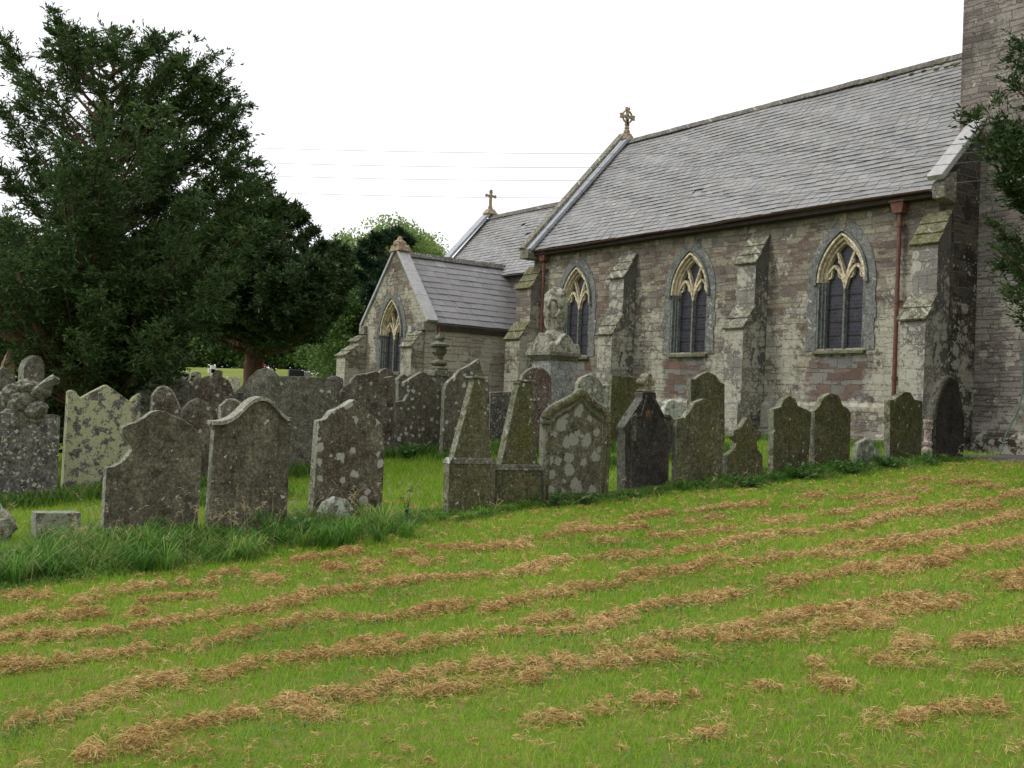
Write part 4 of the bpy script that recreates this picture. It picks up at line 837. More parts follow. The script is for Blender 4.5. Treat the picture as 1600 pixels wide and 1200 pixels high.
# ------------------------------------------------------------------ gravestones
def slab_stone(key, xp, y0, z0, yaw, th, mat, label, ol):
    big = {'F6': .012, 'F14': .02}.get(key, .01)
    mb = MB(); mb.prism(ol, lambda a, b, t: (t, a, b), -th, 0)
    o = mb.build('headstone' if key not in ('F3f', 'blk', 'F12') else 'grave_marker', SM(mat), bevel=big)
    o.location = (xp, y0, z0); o.rotation_euler = (0, R(random.uniform(-1.2, 1.2)) if key not in ('F4', 'F5', 'F7') else 0, R(yaw))
    tag(o, label, 'gravestone', 'old gravestones in the churchyard')
    return o
def along(path, rad, mat, name, parent, dx=.0, n=8):
    mb = MB(); mb.tube([(dx, a, b) for a, b in path], rad, n); o = mb.build(name, mat, parent, smooth=True); return o
ST_OBJ = {}
for s in STONES: ST_OBJ[s[0]] = slab_stone(*s)
SD = {s[0]: s for s in STONES}
def sub(ol, i, j): return [ol[k] for k in range(i, j)]
# ogee moulding of F2
s = SD['F2']; o = ST_OBJ['F2']; path = [(p[0], p[1] + .012) for p in s[8][2:11]]; path = [(path[0][0] - .05, path[0][1] + .0)] + path + [(path[-1][0] + .06, path[-1][1] - .0)]
def smooth_path(p, it=2):
    for _ in range(it):
        q = [p[0]]
        for a, b in zip(p, p[1:]): q += [(a[0] * .75 + b[0] * .25, a[1] * .75 + b[1] * .25), (a[0] * .25 + b[0] * .75, a[1] * .25 + b[1] * .75)]
        p = q + [p[-1]]
    return p
mb = MB(); pp = smooth_path(path); 
for (a, b) in zip(pp, pp[1:]): mb.hexa([(-.125, a[0], a[1] - .022), (.055, a[0], a[1] - .022), (.055, b[0], b[1] - .022), (-.125, b[0], b[1] - .022)], [(-.13, a[0], a[1] + .02), (.05, a[0], a[1] + .016), (.05, b[0], b[1] + .016), (-.13, b[0], b[1] + .02)])
mb.build('ogee_moulding', SM('palegrey'), o)
for sg, e in ((-1, pp[0]), (1, pp[-1])):
    mb = MB(); mb.tube([(.0, e[0] + sg * .015 * math.cos(t), e[1] - .035 + .03 * math.sin(t)) for t in np.linspace(0, 5, 8)], .016, 6); mb.build('scroll', SM('greybrown'), o)
# thick ogee moulding on F6 with imposts
s = SD['F6']; o = ST_OBJ['F6']; pp = smooth_path([(a, b + .01) for a, b in s[8][1:12]])
along(pp, .062, SM('greenbrown'), 'ogee_moulding', o, -.02, 10)
inner = [(a * .86, b - .1) for a, b in pp]
along(inner, .028, SM('greenbrown'), 'inner_moulding', o, .0, 8)
for sg, e in ((-1, s[8][1]), (1, s[8][10])):
    mb = MB(); mb.box((-.1, e[0] - .07, e[1] - .06), (.05, e[0] + .07, e[1] - .02)); mb.build('impost', SM('greenbrown'), o, bevel=.01)
    mb = MB(); mb.tube([(.0, e[0] - sg * .05, z) for z in (.0, .4, .8, e[1] - .06)], .035, 8); mb.build('colonnette', SM('greenbrown'), o, smooth=True)
# F7: colonnettes, shoulders, finial
s = SD['F7']; o = ST_OBJ['F7']
bk = SM('black'); dkb = stone_mat('stone_brownblack', (.06, .05, .04), (.105, .09, .07), spots=0, specks=.15, spot=(.3, .3, .28))
hz = s[8][-3][1]
for sg in (-1, 1):
    c = sg * .365; mb = MB()
    mb.prism([(c - .055, .68), (c + .055, .68), (c + .04, 1.0), (c - .04, 1.06)] if sg > 0 else [(c - .055, .68), (c + .055, .68), (c + .04, 1.06), (c - .04, 1.0)], lambda a, b, t: (t, a, b), -.18, .03)
    mb.build('shoulder_block', dkb, o, bevel=.01)
for sg in (-1, 1):
    mb = MB(); mb.lathe([(.06, 0), (.06, .07), (.045, .1), (.05, .13), (.032, .15), (.032, .6), (.045, .62), (.05, .66), (.055, .69)], 12, -.03, sg * .365); mb.build('colonnette', dkb, o, smooth=False)
ft = max(b for a, b in s[8]); fc = [a for a, b in s[8] if b > ft - .03]; fy = sum(fc) / len(fc)
mb = MB(); mb.box((-.17, fy - .09, ft - .0), (.02, fy + .09, ft + .03)); mb.box((-.14, fy - .062, ft + .03), (-.01, fy + .062, ft + .1))
for a, b, r in ((0, .2, .055), (-.075, .13, .05), (.075, .13, .05)): mb.prism([(fy + a + r * math.cos(t), ft + b + r * math.sin(t)) for t in np.linspace(0, 2 * math.pi, 9)[:-1]], lambda p, q, t: (t, p, q), -.15 + r * .1, .0 + r * .1)
mb.box((-.13, fy - .05, ft + .095), (-.015, fy + .05, ft + .2))
mb.build('cross_finial', stone_mat('stone_tan', (.14, .12, .085), (.2, .17, .125), spots=0, specks=.2), o, bevel=.012)
mb = MB(); mb.prism([(fy - .05, ft - .38), (fy + .05, ft - .38), (fy + .06, ft - .25), (fy - .06, ft - .25)], lambda a, b, t: (t, a, b), .001, .006); mb.build('orange_lichen', stone_mat('orange_lichen', (.25, .14, .03), (.06, .04, .03), spots=0, specks=0), o)
for sg in (-1, 1): mb = MB(); mb.tube([(.01, fy + sg * .06, ft - .05), (.01, sg * .22, ft - .33), (.01, sg * .33, 1.0)], .018, 6); mb.build('gable_moulding', bk, o, smooth=True)
# F14 pointed arch moulding and pink colonnette
s = SD['F14']; o = ST_OBJ['F14']
pp = smooth_path([(a, b) for a, b in s[8][1:8]])
along([(a - .02, b) for a, b in pp], .045, dkb, 'arch_moulding', o, -.05, 8)
e = s[8][1]; mb = MB(); zz = e[1] - .02
mb.lathe([(.085, 0), (.085, .16), (.06, .2), (.085, .24), (.085, .28), (.062, .3), (.06, zz - .14), (.08, zz - .12), (.08, zz - .07), (.065, zz - .06), (.085, zz), (.085, zz + .03)], 14, -.1, e[0] - .07)
mb.build('colonnette', SM('pink'), o, smooth=False)
# caps of the tapering slabs
for k in ('F4', 'F5'):
    s = SD[k]; o = ST_OBJ[k]; zt = max(b for a, b in s[8]); ys = [a for a, b in s[8] if b > zt - .04]
    mb = MB(); mb.box((-.15, min(ys) - .05, zt), (.02, max(ys) + .05, zt + .025)); mb.build('cap', SM('greybrown'), o, bevel=.006)
    zb = s[8][2][1] if k == 'F4' else s[8][1][1]; ya, yb = s[8][1][0], s[8][-2][0]
    mb = MB(); mb.prism([(ya - .012, zb - .05), (yb + .012, zb - .05), (yb - .03, zb + .02), (ya + .03, zb + .02)], lambda a, b, t: (t, a, b), -.145, .015); mb.build('ledge', SM('greybrown'), o, bevel=.005)
# highlight arcs on a few heads, painted as paler rim tubes
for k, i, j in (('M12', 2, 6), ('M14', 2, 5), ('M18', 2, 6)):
    s = SD[k]; along(smooth_path(s[8][i:j + 1]), .022, SM('palegrey'), 'rim_highlight', ST_OBJ[k], -.02, 7)

# ---- tall pedestal monument with a draped urn
gz = float(G(-17.55, 13.6))
t = tag(empty('pedestal_monument', (-17.62, 13.75, gz)), 'tall grey granite pedestal monument crowned by a wreathed draped urn', 'monument')
def L(mb, name, mat, par=None, **kw): return mb.build(name, mat, par or t, **kw)
mb = MB(); mb.box((-.46, -.46, -.3), (.46, .46, .34)); L(mb, 'plinth', SM('pale'), bevel=.015)
mb = MB(); mb.hexa([(-.34, -.34, .34), (.34, -.34, .34), (.34, .34, .34), (-.34, .34, .34)], [(-.3, -.3, 1.78), (.3, -.3, 1.78), (.3, .3, 1.78), (-.3, .3, 1.78)]); sh = L(mb, 'shaft', SM('monument'), bevel=.01)
mb = MB()
for kx in range(2):      # recessed pointed panels: thin raised arch outlines
    ap_ = arch_pts(0, .2, 1.35, 1.66, 6); pts = [(-.2, .55)] + ap_ + [(.2, .55)]
    if kx: mb.tube([(.325 - .028 * ((z - .34) / 1.44), x, z) for x, z in pts], .008, 5)
    else: mb.tube([(x, -.325 + .028 * ((z - .34) / 1.44), z) for x, z in pts], .008, 5)
L(mb, 'panel_moulding', SM('monument'), sh)
mb = MB(); mb.hexa([(-.3, -.3, 1.78), (.3, -.3, 1.78), (.3, .3, 1.78), (-.3, .3, 1.78)], [(-.39, -.39, 1.88), (.39, -.39, 1.88), (.39, .39, 1.88), (-.39, .39, 1.88)]); mb.box((-.41, -.41, 1.88), (.41, .41, 1.96)); L(mb, 'cornice', SM('greybrown'), bevel=.012)
mb = MB()
for ax in range(2):
    pr = [(-.38, 1.95), (.38, 1.95), (.38, 2.1), (.32, 2.15), (.24, 2.09), (.0, 2.34), (-.24, 2.09), (-.32, 2.15), (-.38, 2.1)]
    if ax: mb.prism(pr, lambda a, b, q: (q, a, b), -.386, .386)
    else: mb.prism(pr, lambda a, b, q: (a, q, b + .002), -.386, .386)
L(mb, 'gabled_cap', SM('monument_top'), bevel=.012)
# draped urn: lathe pushed in and out by folds
mb = MB(); prof = [(.26, 2.12), (.27, 2.3), (.17, 2.4), (.19, 2.47), (.22, 2.6), (.255, 2.8), (.26, 2.98), (.22, 3.08), (.23, 3.14), (.2, 3.2), (.1, 3.25), (.03, 3.28)]; pr2 = []
for (r0, z0_), (r1, z1_) in zip(prof, prof[1:]):
    for q in range(4): pr2.append((r0 + (r1 - r0) * q / 4, z0_ + (z1_ - z0_) * q / 4))
mb.lathe(pr2, 48); 
for i, (x, y, z) in enumerate(mb.v):
    a = math.atan2(y, x); r = math.hypot(x, y); f = 1 + .09 * math.sin(a * 7 + z * 5) + .05 * math.sin(a * 13 - z * 9) + .05 * math.sin(z * 21 + a * 3)
    f *= .9; mb.v[i] = (x * f, y * f, z + .02 * math.sin(a * 4))
urn = L(mb, 'draped_urn', SM('monument_top'), smooth=True)
mb = MB(); ring = []
for k in range(25):
    a = 2 * math.pi * k / 24; cx_, cy_ = .7071, -.7071   # faces the corner between the two seen sides
    u_, v_ = .12 * math.cos(a), .18 * math.sin(a); tx, ty = .7071, .7071
    ring.append((cx_ * .235 + tx * u_, cy_ * .235 + ty * u_, 2.84 + v_))
mb.tube(ring, [.026 + .012 * math.sin(k * 2.3) for k in range(25)], 8, cap=False)
for k in range(24):
    p = Vector(ring[k]); d = Vector((rng.normal(), rng.normal(), rng.normal())).normalized(); mb.tube([p, p + d * .05], [.025, .006], 5)
L(mb, 'wreath', SM('monument_top'), urn, smooth=True)

# ---- small baluster urn monument
ux, uy = -20.5, None
p_ = P(684, 600, 24.6); ux, uy = p_.x, p_.y; gz = float(G(ux, uy)); mpp = 24.6 / FPX
t = tag(empty('urn_monument', (ux, uy, gz)), 'weathered stone urn on a square moulded pedestal, before the limewashed chapel wall', 'monument')
def zz_(v): return P(684, v, 24.6).z - gz
mb = MB(); mb.box((-.21, -.21, -.2), (.21, .21, zz_(612))); mb.box((-.26, -.26, zz_(612)), (.26, .26, zz_(606))); mb.box((-.19, -.19, zz_(606)), (.19, .19, zz_(588))); mb.box((-.24, -.24, zz_(588)), (.24, .24, zz_(579)))
L(mb, 'pedestal', SM('greybrown'), bevel=.012)
mb = MB(); mb.lathe([(r * mpp * 1.05, zz_(v)) for r, v in ((14, 579), (14, 575), (9, 572), (13, 568), (12, 565), (6, 562), (7, 556), (11, 551), (12, 546), (9, 543), (15, 541), (15, 538), (8, 535), (5, 532), (8, 529), (7, 526), (3, 522), (1, 519))], 20); L(mb, 'urn', SM('greenbrown'), smooth=False)

# ---- rockwork monument at the far left
t = tag(empty('rockwork_monument', (-17.2, .9, float(G(-17.2, .9)))), 'rustic rockwork grave monument with a broken slanting stone arm beside the yew trunk', 'monument')
def blob(c, r, seed, n=3):
    b = bmesh.new(); bmesh.ops.create_icosphere(b, subdivisions=n, radius=1); rs = np.random.default_rng(seed); ph = rs.random((8, 4)) * 6
    out = MB(); vs = []
    for v in b.verts:
        d = v.co.normalized(); f = 1 + sum(.09 * math.sin(d.x * (2 + k) + p[0]) * math.sin(d.y * (2 + k) + p[1]) * math.sin(d.z * (3 + k) + p[2]) for k, p in enumerate(ph))
        vs.append((c[0] + d.x * r[0] * f, c[1] + d.y * r[1] * f, c[2] + d.z * r[2] * f))
    i0 = 0; out.v = vs; out.f = [tuple(v.index for v in f.verts) for f in b.faces]; out.c = [.5] * len(out.f); b.free(); return out
tb = t.location
for k, (u, v, r) in enumerate(((20, 620, (.14, .16, .16)), (44, 604, (.13, .16, .1)), (36, 628, (.16, .2, .16)), (28, 655, (.16, .22, .22)), (64, 612, (.11, .13, .09)), (56, 640, (.13, .15, .12)))):
    p = P(u, v, 14.6) - tb; L(blob(p, r, k), 'rock', SM('slabgrey'))
a, b = P(60, 610, 14.6) - tb, P(90, 590, 14.6) - tb; mb = MB(); mb.tube([a, a.lerp(b, .3), a.lerp(b, .6) + Vector((0, 0, .015)), a.lerp(b, .85), b], [.08, .07, .075, .07, .03], 11)
mb.v = [(x + .02 * math.sin(z * 40 + x * 31), y + .02 * math.sin(z * 33 + y * 17), z + .015 * math.sin(y * 47)) for x, y, z in mb.v]; L(mb, 'slanting_arm', SM('slabgrey'))
p = P(12, 585, 18.0); g_ = float(G(p.x, p.y)); mb = MB(); h = P(12, 545, 18.0).z - g_; mb.hexa([(-.14, -.14, -.1), (.14, -.14, -.1), (.14, .14, -.1), (-.14, .14, -.1)], [(-.09, -.09, h - .25), (.09, -.09, h - .25), (.09, .09, h - .25), (-.09, .09, h - .25)])
mb.hexa([(-.09, -.09, h - .25), (.09, -.09, h - .25), (.09, .09, h - .25), (-.09, .09, h - .25)], [(-.012, -.012, h), (.012, -.012, h), (.012, .012, h), (-.012, .012, h)])
o = mb.build('obelisk', stone_mat('stone_ochre', (.25, .17, .09), (.2, .17, .13), spots=.2, specks=.2), bevel=.008); o.location = (p.x, p.y, g_); tag(o, 'slim orange-stained obelisk tip behind the stones at the far left edge', 'monument')
p = P(-4, 825, 11.5); o = blob((0, 0, .16), (.2, .16, .22), 11).build('boulder', SM('lichengrey')); o.location = (p.x, p.y, float(G(p.x, p.y))); tag(o, 'rough whitish stone stub in the grass at the left edge', 'stone')

# ---- newer graves beyond the yews
def far_grave(u, v0, v1, wpx, d, mat, label, kind='slab', name='headstone'):
    p = P(u, v1, d); g_ = float(G(p.x, p.y)); h = P(u, v0, d).z - g_; hw = wpx * d / FPX / 2 / .85
    mb = MB()
    if kind == 'slab': mb.prism([(-hw, -.1), (hw, -.1), (hw, h - .06), (hw * .6, h), (-hw * .6, h), (-hw, h - .06)], lambda a, b, q: (q, a, b), -.06, .06)
    elif kind == 'square': mb.box((-.06, -hw, -.1), (.06, hw, h))
    else:
        mb.box((-.05, -.09, -.1), (.05, .09, h)); mb.box((-.05, -hw, h * .68), (.05, hw, h * .68 + .16))
    o = mb.build(name, mat, bevel=.012); o.location = (p.x, p.y, g_); tag(o, label, 'gravestone', 'newer graves beyond the yews')
    if kind != 'cross':
        b = MB(); b.box((-.16, -hw * 1.25, -.08), (.16, hw * 1.25, .1)); b.build('base', SM('pale'), o, bevel=.01)
    return o
GRN = plain('polished_black', (.012, .013, .02), None, 30, .15, 0, .6); GRY = plain('polished_grey', (.3, .3, .3), None, 30, .4, .1); WHT = plain('white_marble', (.7, .7, .68), (.55, .55, .53), 5, .5, .1)
far_grave(289, 582, 592, 12, 38, GRY, 'small pale grey modern headstone seen under the yew, furthest left of that row', 'square')
far_grave(305, 581, 596, 14, 37, SM('lichengrey'), 'small grey round-cornered modern headstone left of the white cross')
far_grave(332, 571, 592, 13, 39, WHT, 'white marble cross seen under the dark yew', 'cross', 'grave_cross')
far_grave(341, 579, 592, 10, 40, SM('slabgrey'), 'dark narrow headstone touching the white cross', 'square')
far_grave(364, 589, 606, 18, 36, SM('pale'), 'pale square headstone right of the spiked dark one', 'square')
far_grave(462, 578, 592, 22, 37, GRN, 'polished black headstone above the wide flat slab', 'square')
far_grave(477, 581, 592, 14, 37.6, GRY, 'pale grey low headstone adjoining the polished black one', 'square')
far_grave(524, 586, 596, 12, 36, GRN, 'small dark polished headstone above the right end of the wide flat slab', 'square')
fo = P(411, 585, 36); t = tag(empty('flower_vase', (fo.x, fo.y, float(G(fo.x, fo.y)))), 'vase of red flowers rising behind the pale buff round-topped headstone', 'flowers')
hh = fo.z - t.location.z; mb = MB(); mb.lathe([(.1, -.1), (.1, hh - .35), (.14, hh - .3), (.14, hh - .1), (.11, hh)], 10); L(mb, 'vase', SM('pale'))
REDM = plain('red_petals', (.55, .02, .05), (.4, .01, .08), 20, .6); mb = MB()
for k in range(34):
    c = Vector((rng.normal() * .08, rng.normal() * .08, hh + .2 + rng.normal() * .1)); 
    for q in range(5): a = q * 1.257 + k; mb.poly([c, c + Vector((.05 * math.cos(a), .05 * math.sin(a), .02)), c + Vector((.05 * math.cos(a + .9), .05 * math.sin(a + .9), .03))])
L(mb, 'petals', REDM)

# ---- overhead wires
WM = plain('wire', (.1, .1, .105), None, 5, .6, 0)
WL_ = ['topmost of the four thin overhead wires crossing the church roof', 'second from the top of the four thin overhead wires', 'third from the top of the four thin overhead wires', 'lowest of the four thin overhead wires, just above the chancel roof line']
for k, pts in enumerate((((340, 229), (900, 243), (1180, 236), (1500, 222), (1700, 210)), ((340, 252), (900, 265), (1118, 258), (1293, 252), (1520, 235), (1700, 220)), ((340, 272), (900, 285), (1075, 280), (1293, 268), (1500, 250), (1700, 233)), ((340, 297), (760, 311), (900, 312), (1075, 307), (1293, 296), (1500, 281), (1700, 265)))):
    w_ = [P(u, v, 30 - (u - 340) / 1360 * 16) for u, v in pts]
    mb = MB(); n = 40; A = np.array([list(p) for p in w_]); ts = np.array([p[0] for p in pts], float); co = [np.polyfit(ts, A[:, i], 2) for i in range(3)]
    mb.tube([tuple(np.polyval(c, u_) for c in co) for u_ in np.linspace(200, 1750, n)], .0045, 5); tag(mb.build('overhead_wire', WM), WL_[k], 'wire', 'overhead wires')
# ------------------------------------------------------------------ trees
def unit(a): return a / (np.linalg.norm(a, axis=-1, keepdims=True) + 1e-9)
def limb_pts(p0, p1, p2, n=14):
    t = np.linspace(0, 1, n)[:, None]; p0, p1, p2 = map(np.array, (p0, p1, p2)); return (1 - t) ** 2 * p0 + 2 * t * (1 - t) * p1 + t * t * p2
def sprigs(pos, dr, ln, wd, flat=.0):
    n = len(pos); rv = unit(rng.normal(size=(n, 3)) + np.array([0, 0, flat])); sd = unit(np.cross(dr, rv)) * wd[:, None] / 2
    a = pos; b = pos + dr * ln[:, None] * .45 + sd; c = pos + dr * ln[:, None]; d = pos + dr * ln[:, None] * .45 - sd
    return np.stack([a, b, c, d], 1)
def yew_foliage(limbs, ntw, tl, nsub, nsp, sl=.13, sw=.035, start=.3, zf=.55, out=.75, droop=.1):
    V = []
    for L_ in limbs:
        n = len(L_); length = np.linalg.norm(L_[-1] - L_[0]); k = max(6, int(ntw * length)); t = start + (1 - start) * rng.random(k) ** .8
        f = t * (n - 1); i = np.minimum(f.astype(int), n - 2); fr = (f - i)[:, None]; p = L_[i] * (1 - fr) + L_[i + 1] * fr; tg = unit(L_[i + 1] - L_[i])
        rd = rng.normal(size=(k, 3)) * np.array([1, 1, zf]); d = unit(tg * out + unit(rd) * .8); l = tl * (1.08 - t) * rng.uniform(.5, 1.2, k) + .12
        # second order
        s = rng.random((k, nsub)); sp = p[:, None] + d[:, None] * (l[:, None] * s)[..., None] - np.array([0, 0, droop]) * (l[:, None] * s)[..., None] ** 2
        sd = unit(d[:, None] * .8 + rng.normal(size=(k, nsub, 3)) * np.array([.6, .6, .35])); sl_ = .34 * (1.15 - s) * rng.uniform(.6, 1.2, s.shape)
        sp = sp.reshape(-1, 3); sd = sd.reshape(-1, 3); sl_ = sl_.ravel(); m_ = len(sp)
        q = rng.random((m_, nsp)); pp = sp[:, None] + sd[:, None] * (sl_[:, None] * q)[..., None]
        dd = unit(sd[:, None] * .8 + rng.normal(size=(m_, nsp, 3)) * np.array([.55, .55, .35])); ll = sl * rng.uniform(.6, 1.2, (m_, nsp)); 
        V.append(sprigs(pp.reshape(-1, 3), dd.reshape(-1, 3), ll.ravel(), np.full(m_ * nsp, sw)))
    return np.concatenate(V)
def in_poly(poly, n, seed):
    r_ = np.random.default_rng(seed); P_ = np.array(poly, float); out = []; lo, hi = P_.min(0), P_.max(0)
    while len(out) < n:
        x, y = lo + (hi - lo) * r_.random(2); c = False; j = len(P_) - 1
        for i in range(len(P_)):
            if (P_[i, 1] > y) != (P_[j, 1] > y) and x < (P_[j, 0] - P_[i, 0]) * (y - P_[i, 1]) / (P_[j, 1] - P_[i, 1]) + P_[i, 0]: c = not c
            j = i
        if c: out.append((x, y))
    return out
BARK = stone_mat('yew_bark', (.12, .06, .042), (.08, .048, .035), spots=0, specks=0)
BARKG = stone_mat('grey_bark', (.1, .085, .065), (.07, .06, .045), spots=0, specks=0, moss=.3)
YEWL = leaf_mat('yew_foliage', [(.02, .04, .014), (.04, .075, .022), (.06, .105, .03), (.09, .15, .04)], .3)
YEWD = leaf_mat('dark_yew_foliage', [(.018, .036, .012), (.03, .06, .018), (.048, .085, .024), (.07, .115, .032)], .22)
IRISH = leaf_mat('irish_yew_foliage', [(.010, .028, .012), (.018, .045, .018), (.03, .065, .024)], .12)
DECID = leaf_mat('light_green_foliage', [(.10, .15, .04), (.17, .25, .07), (.25, .34, .11), (.33, .42, .16)], .45)
BUSH = leaf_mat('bush_foliage', [(.05, .1, .025), (.085, .155, .035), (.13, .21, .055)], .3)
def tree(name, label, cat, base, tips, fills, mat, bark, r0=.35, group=None, ntw=9, tl=1.0, nsub=5, nsp=8, hub=.62, start=.3, extra_trunk=(), limb_r=.05, etl=.5, estart=.5, entw=14, mz=.47, slope=.85, hmin=1.1, **kw):
    bx, by = base; bz = float(G(bx, by)); t = tag(empty(name, (bx, by, bz)), label, cat, group)
    limbs = []; hubs = np.array([bx, by, bz])
    for tip in list(tips) + list(fills):
        tip = np.array(tip); h = tip[2] - bz; hd_ = math.hypot(tip[0] - bx, tip[1] - by); hz = min(max(bz + hmin, tip[2] - slope * hd_ * rng.uniform(.75, 1.2)), bz + h * .9); p0 = np.array([bx + rng.normal() * .12, by + rng.normal() * .12, hz])
        mid = p0 + (tip - p0) * np.array([.55, .55, mz]) + rng.normal(size=3) * .2
        limbs.append(limb_pts(p0, mid, tip))
    tr_ = MB(); top = max(l[-1][2] for l in limbs)
    tp = [(bx + .08 * math.sin(k * 1.3), by + .06 * math.cos(k * 1.7), bz - .3 + (top - bz) * .6 * k / 9) for k in range(10)]
    tr_.tube(tp, [r0 * (1.25 if k == 0 else 1 - .085 * k) for k in range(10)], 12)
    for l in limbs: tr_.tube([tuple(p) for p in l[::2]] + [tuple(l[-1])], [limb_r * (1.25 - .16 * k) for k in range(8)][:len(l[::2]) + 1], 5)
    for path, ra in extra_trunk: tr_.tube(path, ra, 9)
    o = tr_.build('trunk', bark, None, smooth=True); o.parent = t; o.matrix_parent_inverse = Matrix.Translation(-t.location)
    ke = dict(kw); ke['out'] = 1.7
    V = np.concatenate([yew_foliage(limbs[:len(tips)], entw, etl, nsub, nsp, start=estart, **ke), yew_foliage(limbs[len(tips):], ntw, tl, nsub, nsp, start=start, **kw)])
    f = raw_mesh('crown', V.reshape(-1, 3), 4, mat); f.parent = t; f.matrix_parent_inverse = Matrix.Translation(-t.location)
    return t
def pd(lst, d, s, seed):
    r_ = np.random.default_rng(seed); return [P(u, v, d + r_.uniform(-s, s)) for u, v in lst]
# great spreading yew on the left
edge = [(8, 72), (14, 95), (40, 165), (60, 205), (30, 130), (84, 30), (76, 75), (100, 62), (122, 100), (148, 70), (168, 55), (190, 62), (205, 52), (222, 80), (238, 66), (264, 62), (283, 85), (297, 70), (326, 88), (305, 125), (358, 105), (340, 140), (366, 148), (379, 165), (348, 195), (372, 210), (335, 240), (360, 252), (386, 256), (412, 277), (416, 292), (396, 305), (402, 330), (2, 168), (22, 215), (52, 260), (-20, 250), (20, 275), (130, 60), (180, 80), (250, 90), (345, 175), (375, 232), (318, 160), (362, 185), (425, 325), (420, 345), (432, 360), (400, 270), (372, 275), (410, 310), (110, 90), (215, 90), (275, 95), (315, 130), (90, 60), (98, 45)]
poly = [(-90, 350), (0, 320), (60, 290), (110, 220), (140, 150), (180, 120), (240, 125), (275, 165), (285, 220), (280, 280), (330, 300), (385, 315), (425, 350), (395, 400), (390, 450), (330, 470), (280, 490), (200, 560), (100, 560), (40, 500), (-90, 520)]
Y1 = P(150, 600, 18.6); fl = [P(u, v, 18.6 + r_) for (u, v), r_ in zip(in_poly(poly, 165, 3), np.random.default_rng(5).uniform(-3., 3.5, 165))]
low = [P(u, v, 18.6 + r_) for (u, v), r_ in zip(in_poly([(-80, 380), (120, 330), (400, 350), (400, 460), (290, 470), (200, 505), (60, 490), (-80, 490)], 45, 9), np.random.default_rng(6).uniform(-2.5, 2., 45))]
b_ = P(112, 590, 18.0); ex = [([P(135, 640, 18.3), P(112, 575, 17.7), P(78, 535, 17.2), P(45, 480, 16.8), P(28, 425, 16.5)], [.22, .17, .13, .08, .015]), ([P(130, 630, 18.4), P(95, 565, 18), P(40, 535, 17.6), P(-30, 510, 17.3)], [.2, .16, .11, .02]),
 ([P(160, 640, 18.6), P(168, 560, 18.4), P(166, 500, 18.2), P(172, 430, 18)], [.28, .2, .12, .02]), ([P(175, 590, 18.6), P(205, 540, 18), P(250, 515, 17.6), P(300, 495, 17.4)], [.15, .11, .07, .015])]
tree('yew_tree', 'great spreading yew with reddish limbs, filling the left of the view', 'tree', (Y1.x, Y1.y), pd(edge, 18.8, 1.3, 1), fl + low, YEWL, BARK, .5, 'churchyard yews', ntw=8, tl=.8, nsub=6, nsp=10, extra_trunk=ex, start=.22, estart=.22, entw=11, limb_r=.028, sl=.1, sw=.025, etl=.5)
# second dark yew
edge2 = [(385, 330), (405, 322), (425, 318), (440, 316), (458, 330), (472, 342), (488, 362), (503, 382), (520, 388), (536, 396), (545, 412), (546, 440), (530, 480), (350, 345)]
poly2 = [(270, 380), (350, 335), (390, 328), (420, 330), (470, 358), (500, 395), (540, 405), (528, 460), (505, 510), (440, 530), (400, 525), (340, 500), (285, 495)]
Y2 = P(396, 600, 28); fl = [P(u, v, 28 + r_) for (u, v), r_ in zip(in_poly(poly2, 120, 13), np.random.default_rng(15).uniform(-3.3, 3.3, 120))]
tree('yew_tree', 'dense rounded dark yew just left of the chapel, its trunk dark against the hill', 'tree', (Y2.x, Y2.y), pd(edge2, 28, 1.2, 4), fl, YEWD, BARK, .42, 'churchyard yews', ntw=10, tl=.9, nsub=6, nsp=9, start=.3, sl=.14, sw=.04, hmin=2.1)
# yew on the right, mostly outside the picture, boughs reaching in
edge3 = [(1522, 188), (1548, 182), (1565, 172), (1596, 94), (1580, 130), (1600, 75), (1540, 222), (1578, 235), (1566, 288), (1580, 300), (1558, 355), (1568, 392), (1575, 420), (1588, 458), (1600, 475), (1610, 500), (1640, 420), (1650, 60), (1700, 30),  (1590, 250), (1600, 200), (1600, 380)]
poly3 = [(1650, 90), (1620, 180), (1640, 260), (1640, 330), (1650, 430), (1700, 500), (1950, 480), (2050, 250), (1900, -60), (1700, -40)]
Y3 = P(1850, 700, 14.5); fl = [P(u, v, 14.5 + r_) for (u, v), r_ in zip(in_poly(poly3, 45, 23), np.random.default_rng(25).uniform(-2.2, 2.2, 45))]
fl += [P(u, v, 17 + r_) for (u, v), r_ in zip(in_poly([(1720, -350), (1690, 0), (1720, 400), (2300, 450), (2500, -100), (2200, -500)], 80, 27), np.random.default_rng(28).uniform(-4, 3, 80))]  # extra unseen limbs, added to shade the tower foot and west wall
tree('yew_tree', 'yew whose drooping dark boughs reach in at the right edge before the tower', 'tree', (Y3.x, Y3.y), pd(edge3, 14, .6, 24), fl, YEWD, BARK, .4, 'churchyard yews', ntw=7, tl=.6, nsub=5, nsp=9, start=.5, droop=.5, sl=.085, sw=.022, entw=7, etl=.36, estart=.6)
# irish yew column behind the chapel
edge4 = [(562, 400), (575, 385), (588, 375), (600, 368), (612, 372), (625, 366), (640, 376), (560, 430), (558, 470)]
poly4 = [(572, 560), (572, 440), (582, 410), (600, 392), (632, 392), (642, 410), (642, 560)]
Y4 = P(612, 600, 43); fl = [P(u, v, 43 + r_) for (u, v), r_ in zip(in_poly(poly4, 90, 33), np.random.default_rng(35).uniform(-1.8, 1.8, 90))]
tree('irish_yew', 'dense dark columnar yew rising behind the chapel gable', 'tree', (Y4.x, Y4.y), pd(edge4, 43, .8, 34), fl, IRISH, BARK, .3, ntw=9, tl=.5, nsub=6, nsp=7, start=.15, zf=1.6, out=1.6, sl=.26, sw=.06, hub=.5)
